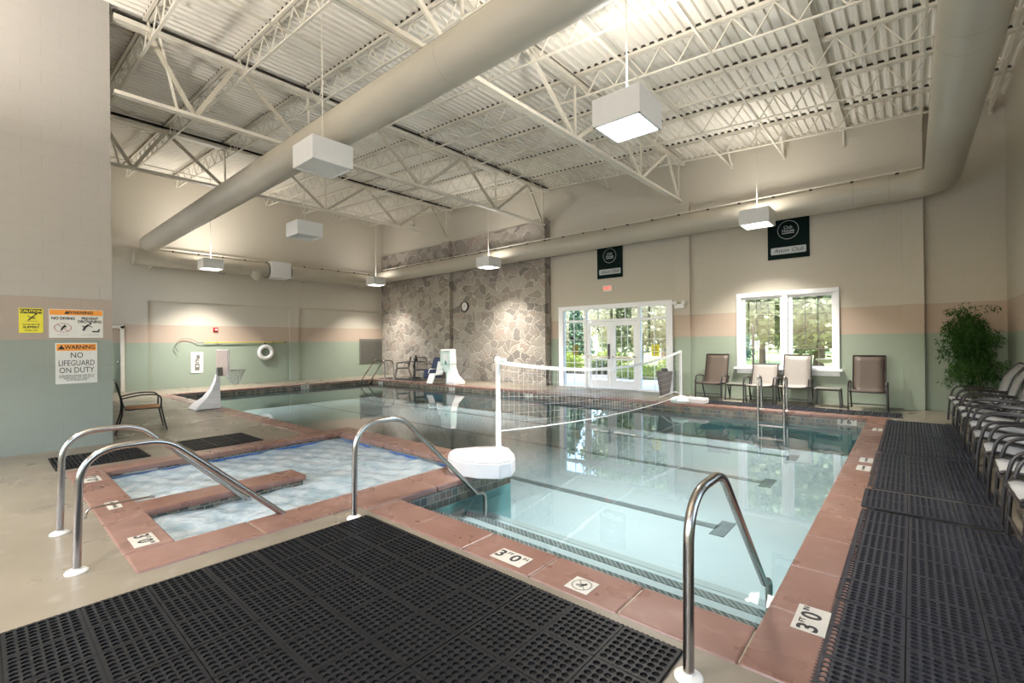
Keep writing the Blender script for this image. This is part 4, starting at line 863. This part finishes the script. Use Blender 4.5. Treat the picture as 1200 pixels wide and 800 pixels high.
tl = {-14.4: 'farthest of the three cream girders, near the left wall', -9.45: 'middle cream girder, ending at the stone wall top', -4.78: 'cream girder nearest the camera, ending over the door pilaster'}
for X in TX:
    t = thing('roof_girder', tl[X] + ', spanning front to back', 'roof girder', (X, 0, 0), 0, 'deep steel girders under the joists')
    zt = roofz(X) - .16; zb = {-14.4: 5.86, -9.45: 5.50, -4.78: 5.34}[X]; y0 = YF + .05 if X > XC else YC + .05; y1 = YB - .10
    obj('top_chord', MB().box(-.09, y0, zt - .05, -.012, y1, zt + .05).box(.012, y0, zt - .05, .09, y1, zt + .05).box(-.09, y0, zt + .03, .09, y1, zt + .05), 'steel', t)
    obj('chord_shadow_gap', MB().box(-.05, y0, zt + .05, .05, y1, zt + .115), 'shade_and_clip' if X < -9 else 'steel_tan', t)
    obj('bottom_chord', MB().box(-.065, y0, zb - .03, -.01, y1 - .2, zb + .03).box(.01, y0, zb - .03, .065, y1 - .2, zb + .03), 'steel', t)
    bot = [-3.2, -.3, 2.5, 4.52, 7.44, 10.25, 12.6]; topn = [-4.1, -1.8, 1.83, 3.17, 5.98, 8.92, 11.83, 13.0]
    for i, yb in enumerate(bot):
        if yb < y0: continue
        for yt in (topn[i], topn[i + 1]):
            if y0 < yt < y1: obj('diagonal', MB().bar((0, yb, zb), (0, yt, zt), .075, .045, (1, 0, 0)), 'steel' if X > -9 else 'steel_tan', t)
        if i > 1: obj('vertical', MB().bar((0, yb + (.0 if i != 2 else -.25), zb), (0, yb + (.0 if i != 2 else -.5), zt), .04, .03, (1, 0, 0)), 'steel', t)
for x, dz, lb in ((-17.0, -.46, 'left-hand thin bridging rail under the joists'), (-12.0, -.46, 'thin bridging rail between the far girder and the middle girder'), (-7.1, -.46, 'thin bridging rail between the middle girder and near girder'), (-3.5, -.46, 'thin bridging rail just right of the near girder'), (-2.3, -.46, 'thin bridging rail above the lit near pendant'), (.2, -.46, 'thin bridging rail just left of the right-hand duct'), (1.22, -.3, 'thin bridging rail between the right duct and the right wall')):
    t = thing('bridging_rail', lb, 'roof bracing', (x, 0, 0), 0, 'thin bridging rails along the roof')
    y0 = YF + .05 if x > XC else YC + .05
    obj('angle', MB().bar((0, y0, roofz(x) + dz), (0, YB - .01, roofz(x) + dz), .03, .03), 'steel', t)
    obj('wall_clip', MB().bar((0, YB - .45, roofz(x) - .06), (0, YB - .02, roofz(x) + dz), .05, .02).box(-.03, YB - .05, roofz(x) + dz - .05, .03, YB - .01, roofz(x) + dz + .12), 'steel', t)
t = thing('ceiling_cable_tray', 'flat cream tray running under the joists beside the right duct', 'cable tray', (-1.12, 0, 0)); obj('tray', MB().box(-.07, 3.0, roofz(-1.12) - .09, .07, YB - .02, roofz(-1.12) - .065), 'steel', t); obj('hanger', MB().box(-.02, YB - .05, roofz(-1.1) - .45, .02, YB - .01, roofz(-1.1) - .08), 'steel', t)
# ------------------------------------------------------------------ air ducts
def duct(label, path, r, seams, vertical=None):
    L = Vector(path[0]); t = thing('air_duct', label, 'air duct', path[0])
    P = fillet(path, .55, 8); obj('duct_shell', MB().tube([Vector(p) - L for p in P], r, 40), 'duct', t, smooth=True)
    for p, d in seams:
        p = Vector(p) - L; d = Vector(d).normalized(); obj('seam', MB().tube([p - d * .004, p + d * .004], r + .003, 40, False), 'duct_seam', t)
    return t
d_1 = duct('long round duct crossing below the girders from the left wall', [(XL + .7, 3.69, 4.85), (-9, 3.69, 4.85), (.2, 3.69, 4.85)], .272, [((x, 3.69, 4.85), (1, 0, 0)) for x in (-16.5, -13.4, -10.3, -7.2, -4.1, -1)])
obj('ridge_seam', MB().tube([(0, -.272 * math.cos(.62), .272 * math.sin(.62)), (18.8, -.272 * math.cos(.62), .272 * math.sin(.62))], .005, 5), 'duct_seam', d_1)
duct('round duct bending from the back wall along the right wall', [(XL + .75, 12.42, 4.60), (-9, 12.42, 4.6), (.49, 12.42, 4.60), (.49, 9, 4.6), (.49, 3.6, 4.60)], .27, [((x, 12.42, 4.6), (1, 0, 0)) for x in (-13, -8, -.9, -.3)] + [((.49, y, 4.6), (0, 1, 0)) for y in (11.9, 9.6, 7.9, 6.5, 6.1)])
d_3 = duct('round duct running beside the far left wall', [(-19.08, 12.2, 4.42), (-19.08, 8, 4.42), (-19.08, 3.3, 4.42)], .27, [((-19.08, y, 4.42), (0, 1, 0)) for y in (4.9, 6.4, 9.5, 11)])
obj('junction_box', MB().box(-.32, -4.75, -.30, .38, -4.0, .33), 'white', d_3, bevel=.02); obj('outlet_cone', MB().lathe([(.24, -.12), (.22, -.28), (.10, -.42), (.05, -.45)], (.1, -5.2, 0), 20), 'duct', d_3, smooth=True)
for yy in (-4.8, -3.99): obj('collar', MB().tube([(0, yy, 0), (0, yy + .06, 0)], .31, 30), 'grille', d_3)
for yy in (-.6, -3.2, -6.2, -8.4): obj('wall_bracket', MB().box(-.415, yy - .02, -.30, 0, yy + .02, -.26).box(-.415, yy - .02, -.30, -.39, yy + .02, .1), 'steel', d_3)
for nm, a_, b_, lb in (('duct_rail', (XL + .8, 12.42, 4.93), (.2, 12.42, 4.93), 'thin hanging rail on top of the back wall duct'), ('duct_rail', (-19.08, 4.0, 4.76), (-19.08, 12.3, 4.76), 'thin hanging rail on top of the left wall duct')):
    t = thing(nm, lb, 'duct support', a_); L = Vector(a_); V = Vector(b_) - L
    obj('rail', MB().bar((0, 0, 0), V, .03, .03), 'steel', t); hg = MB(); n = int(V.length / .75)
    for k in range(n): p = V * (k + .5) / n; hg.box(p.x - .03, p.y - .02, -.06, p.x + .03, p.y + .02, -.015)
    obj('clips', hg, 'shade_and_clip', t)
# ------------------------------------------------------------------ pendant lights
def pendant(x, y, zb, on, label, k=1.0, k_fill=1.0):
    t = thing('pendant_light', label, 'lamp', (x, y, zb), 0, 'square pendant lights over the pool'); s = .305; hh = .33
    obj('housing', MB().add([(sx * s, sy * s, z) for z in (0, hh) for sx, sy in ((-1, -1), (1, -1), (1, 1), (-1, 1))], [(0, 1, 5, 4), (1, 2, 6, 5), (2, 3, 7, 6), (3, 0, 4, 7), (4, 5, 6, 7)]), 'white', t, solid=.008)
    obj('bezel', MB().box(-s, -s, -.004, -s + .03, s, .012).box(s - .03, -s, -.004, s, s, .012).box(-s, -s, -.004, s, -s + .03, .012).box(-s, s - .03, -.004, s, s, .012), 'white', t)
    obj('diffuser', MB().box(-s + .03, -s + .03, .010, s - .03, s - .03, .02), 'lamp_on' if on else 'sign_white', t)
    zt = roofz(x) - .03 - zb; obj('cord', MB().tube([(0, 0, hh), (0, 0, zt)], .010, 8), 'cord', t); obj('canopy', MB().lathe([(.05, zt - .03), (.05, zt)], (0, 0, 0), 14), 'white', t)
    obj('hook', MB().box(-.03, -.01, hh, .03, .01, hh + .05), 'grille', t)
    sub(t, 'housing', 'bezel', 'diffuser', 'hook')
    if on:
        l = bpy.data.lights.new('lamp', 'AREA'); l.shape = 'SQUARE'; l.size = .5; l.energy = LAMP_DOWN * k; l.spread = 1.75; l.color = LAMP_COL; lo_ = bpy.data.objects.new('lamp_light', l); COL.objects.link(lo_); lo_.parent = t; lo_.location = (0, 0, -.012)
        l2 = bpy.data.lights.new('ceiling_fill', 'AREA'); l2.shape = 'SQUARE'; l2.size = .5; l2.energy = CEILING_FILL * k_fill; l2.color = LAMP_COL; lu = bpy.data.objects.new('ceiling_fill_light', l2); COL.objects.link(lu); lu.parent = t; lu.location = (0, 0, hh + .02); lu.rotation_euler = (PI, 0, 0)  # second, upward light is added to brighten the ceiling evenly
    return t
pendant(-2.6, 5.21, 4.1, True, 'large brightly lit square pendant nearest the right duct', 1.15, 1.2)
pendant(-6.57, 3.36, 4.1, False, 'large unlit white square pendant below the ceiling duct')
pendant(-11.12, 5.2, 4.1, False, 'small unlit white pendant behind the ceiling duct')
pendant(-18.1, 5.22, 4.1, True, 'lit pendant close to the left wall duct', 1.3, 1.0)
pendant(-18.0, 11.6, 4.1, True, 'lit pendant in the far corner beside the stone wall', .9, .25)
pendant(-11.06, 11.6, 4.1, True, 'lit pendant in front of the stone wall', 1.25, .3)
pendant(-2.62, 11.62, 4.1, True, 'lit pendant in front of the club banner by the window', 1.15, .35)
pendant(-2.6, -1.3, 4.1, True, 'lit pendant over the near deck behind the camera', .7, 2.2); pendant(-6.6, -1.6, 4.1, True, 'lit pendant over the near left deck behind the camera', .7, 3.6)

# ------------------------------------------------------------------ outside
struct('ground_patio', MB().box(-16, YB + .22, -.12, 6, 17.5, -.03), 'concrete')
struct('ground_side', MB().box(XR + .3, -40, -.2, 60, YB + .3, -.06).box(-60, -60, -.2, XR + .3, YF - .3, -.06), 'concrete')
struct('ground_lawn', MB().box(-90, 17.5, -.2, 70, 130, -.05).box(-90, YB + .3, -.2, -16, 17.5, -.06).box(6, YB + .3, -.2, 70, 17.5, -.06), 'grass')
struct('ground_path', MB().box(-11.5, 17.5, -.15, -6.5, 22.5, -.03), 'concrete')
def tree(label, x, y, h, r, tr, leaf='leaf', n=5200, size=.30, z0=None, cat='tree', conical=False, seed=1, group=None):
    g = random.Random(seed); n = int(n * 1.8); size *= .68; t = thing('tree', label, cat, (x, y, -.05), 0, group); z0 = z0 or h * .3
    m = MB(); m.tube([(0, 0, 0), (.02, 0, z0 * .6), (.05, .02, z0), (0, 0, h * .75)], [tr * 1.25, tr, tr * .85, tr * .2], 10)
    for k in range(9):
        a_ = 2 * PI * k / 9 + g.uniform(-.3, .3); zz = g.uniform(z0, h * .6); m.tube([(0, 0, zz * .9), (r * .45 * math.cos(a_), r * .45 * math.sin(a_), zz + r * .35), (r * .8 * math.cos(a_), r * .8 * math.sin(a_), zz + r * .45)], [tr * .4, tr * .25, tr * .08], 6)
    obj('trunk', m, 'trunk', t, smooth=True); lv = MB()
    for _ in range(n // 26):
        if conical: f = g.random() ** .7; zz = h - f * (h - z0); rr_ = r * f * g.uniform(.6, 1); a_ = g.uniform(0, 2 * PI); c = (rr_ * math.cos(a_), rr_ * math.sin(a_), zz)
        else:
            while True:
                d = Vector((g.uniform(-1, 1), g.uniform(-1, 1), g.uniform(-1, 1)))
                if .35 < d.length < 1: break
            c = (d.x * r, d.y * r, (h + z0) / 2 + d.z * (h - z0) / 2)
        leaves(lv, c, 26, (r * .2, r * .2, r * .13), size, g, .2, 'leaf')
    obj('crown', lv, leaf, t); return t
tree('broad maple with a forked trunk outside the right window sash', -3.1, 24.5, 8.2, 3.9, .22, n=13500, size=.34, z0=1.15, seed=2)
tree('low spreading tree outside the left window sash', -6.9, 31.5, 9.0, 3.8, .16, n=8000, size=.4, z0=1.9, seed=3)
tree('blue-green spruce beyond the lawn outside the left sash', -11.2, 38, 4.3, 2.6, .12, 'leaf_blue', n=5200, size=.3, z0=.3, conical=True, seed=4)
tree('leafy tree outside the right part of the glass doors', -10.4, 22.0, 6.8, 2.9, .14, n=11500, size=.26, z0=1.0, seed=5)
tree('tall tree beyond the path outside the door leaves', -15.0, 36, 9.0, 3.4, .2, n=7000, size=.34, z0=2.0, seed=6)
tree('dark spruce outside the left door leaf', -16.6, 25.0, 5.6, 1.5, .12, 'leaf_blue', n=5000, size=.26, z0=.8, conical=True, seed=7)
tree('distant tree at the edge of the lawn outside the right sash', 2.0, 52, 8, 5, .2, n=4000, size=.55, z0=1.2, seed=8)
for i, (x, y, h, r) in enumerate(((-31, 60, 8, 5), (-20, 64, 7, 5), (-9, 60, 8, 5), (12, 66, 8, 5.5), (-44, 58, 9, 6), (1, 72, 7, 5))):
    tree('distant tree in the hazy treeline beyond the lawn', x, y, h, r, .2, 'leaf_blue' if i % 2 else 'leaf', n=2600, size=.75, z0=.3, seed=20 + i, group='trees of the distant treeline')
def shrub(label, x, y, r, h, seed, leaf='leaf_shrub', n=2600):
    g = random.Random(seed); t = thing('shrub', label, 'shrub', (x, y, -.05)); lv = MB(); leaves(lv, (0, 0, h * .5), n, (r, r * .8, h * .55), .09, g, .0, 'leaf'); lv.v = [(a_, b_, max(.0, c_)) for a_, b_, c_ in lv.v]
    obj('foliage', lv, leaf, t); st_ = MB()
    for k in range(5): st_.tube([(0, 0, 0), (g.uniform(-r, r) * .5, g.uniform(-r, r) * .5, h * .6)], .012, 5)
    obj('stems', st_, 'trunk', t); return t
shrub('yellow-green shrub outside the left sidelight', -13.3, 19.4, 1.1, 1.0, 1); shrub('low rounded shrub outside the right door leaf', -8.4, 17.7, 1.15, .55, 2); shrub('loose shrub outside the right sidelight', -6.9, 18.6, 1.2, .95, 3)
shrub('reddish brown low shrub outside the left door leaf', -10.9, 19.2, .7, .75, 4, 'leaf'); shrub('far yellow-green shrub below the white pavilion', -17.2, 24.5, 1.6, 1.3, 5, n=3200); shrub('shrub beyond the path between the door leaves', -12.9, 23.5, 1.2, 1.0, 6)
bd_ = thing('planting_bed', 'dark mulch bed bordering the patio outside the doors', 'planting bed', (-9.8, 18.3, -.04)); obj('mulch', MB().prism([(-5, -.6), (-2, -.9), (1.5, -.8), (4.2, -1.0), (5, .3), (4, 1.3), (0, 1.1), (-4.5, 1.6)], 0, .05), 'mulch', bd_); obj('stone_edging', MB().tube([(-5, -.62, .04), (-2, -.92, .04), (1.5, -.82, .04), (4.2, -1.02, .04)], .06, 6), 'concrete', bd_)
pv = thing('pavilion', 'white peaked pavilion with a blue canopy seen through the left sidelight', 'pavilion', (-21.6, 31.5, -.05), .5)
obj('roof', MB().add([(-3, -3, 2.7), (3, -3, 2.7), (3, 3, 2.7), (-3, 3, 2.7), (0, 0, 4.9)], [(0, 1, 4), (1, 2, 4), (2, 3, 4), (3, 0, 4), (3, 2, 1, 0)]), 'siding', pv); obj('valance', MB().box(-3, -3, 2.3, 3, -2.95, 2.75).box(-3, 2.95, 2.3, 3, 3, 2.75).box(-3, -3, 2.3, -2.95, 3, 2.75).box(2.95, -3, 2.3, 3, 3, 2.75), 'siding', pv)
for sx in (-1, 1):
    for sy in (-1, 1): obj('post', MB().box(sx * 2.7 - .15, sy * 2.7 - .15, 0, sx * 2.7 + .15, sy * 2.7 + .15, 2.4), 'siding', pv)
obj('canopy', MB().prism([(-2.2, -2.2), (2.2, -2.2), (2.2, 2.2), (-2.2, 2.2)], 1.9, 2.25, [(-1.8, -1.8), (1.8, -1.8), (1.8, 1.8), (-1.8, 1.8)]), 'blue_awning', pv)
lp = thing('garden_post', 'dark lamp post on the lawn outside the left window sash', 'lamp post', (-5.05, 21.5, -.05)); obj('post', MB().tube([(0, 0, 0), (0, 0, 1.85)], .045, 10), 'bronze', lp, smooth=True); obj('lantern', MB().lathe([(.05, 1.85), (.09, 1.9), (.09, 2.1), (.02, 2.2)], (0, 0, 0), 12), 'bronze', lp)
bb = thing('bird_bath', 'pale stone bird bath on the lawn outside the right window sash', 'bird bath', (-2.35, 20.5, -.05)); obj('pedestal', MB().lathe([(.2, 0), (.18, .06), (.08, .15), (.07, .6), (.12, .68)], (0, 0, 0), 16), 'concrete', bb, smooth=True); obj('bowl', MB().lathe([(.1, .66), (.34, .78), (.36, .82), (.32, .82), (.1, .74)], (0, 0, 0), 20), 'grille', bb, smooth=True)
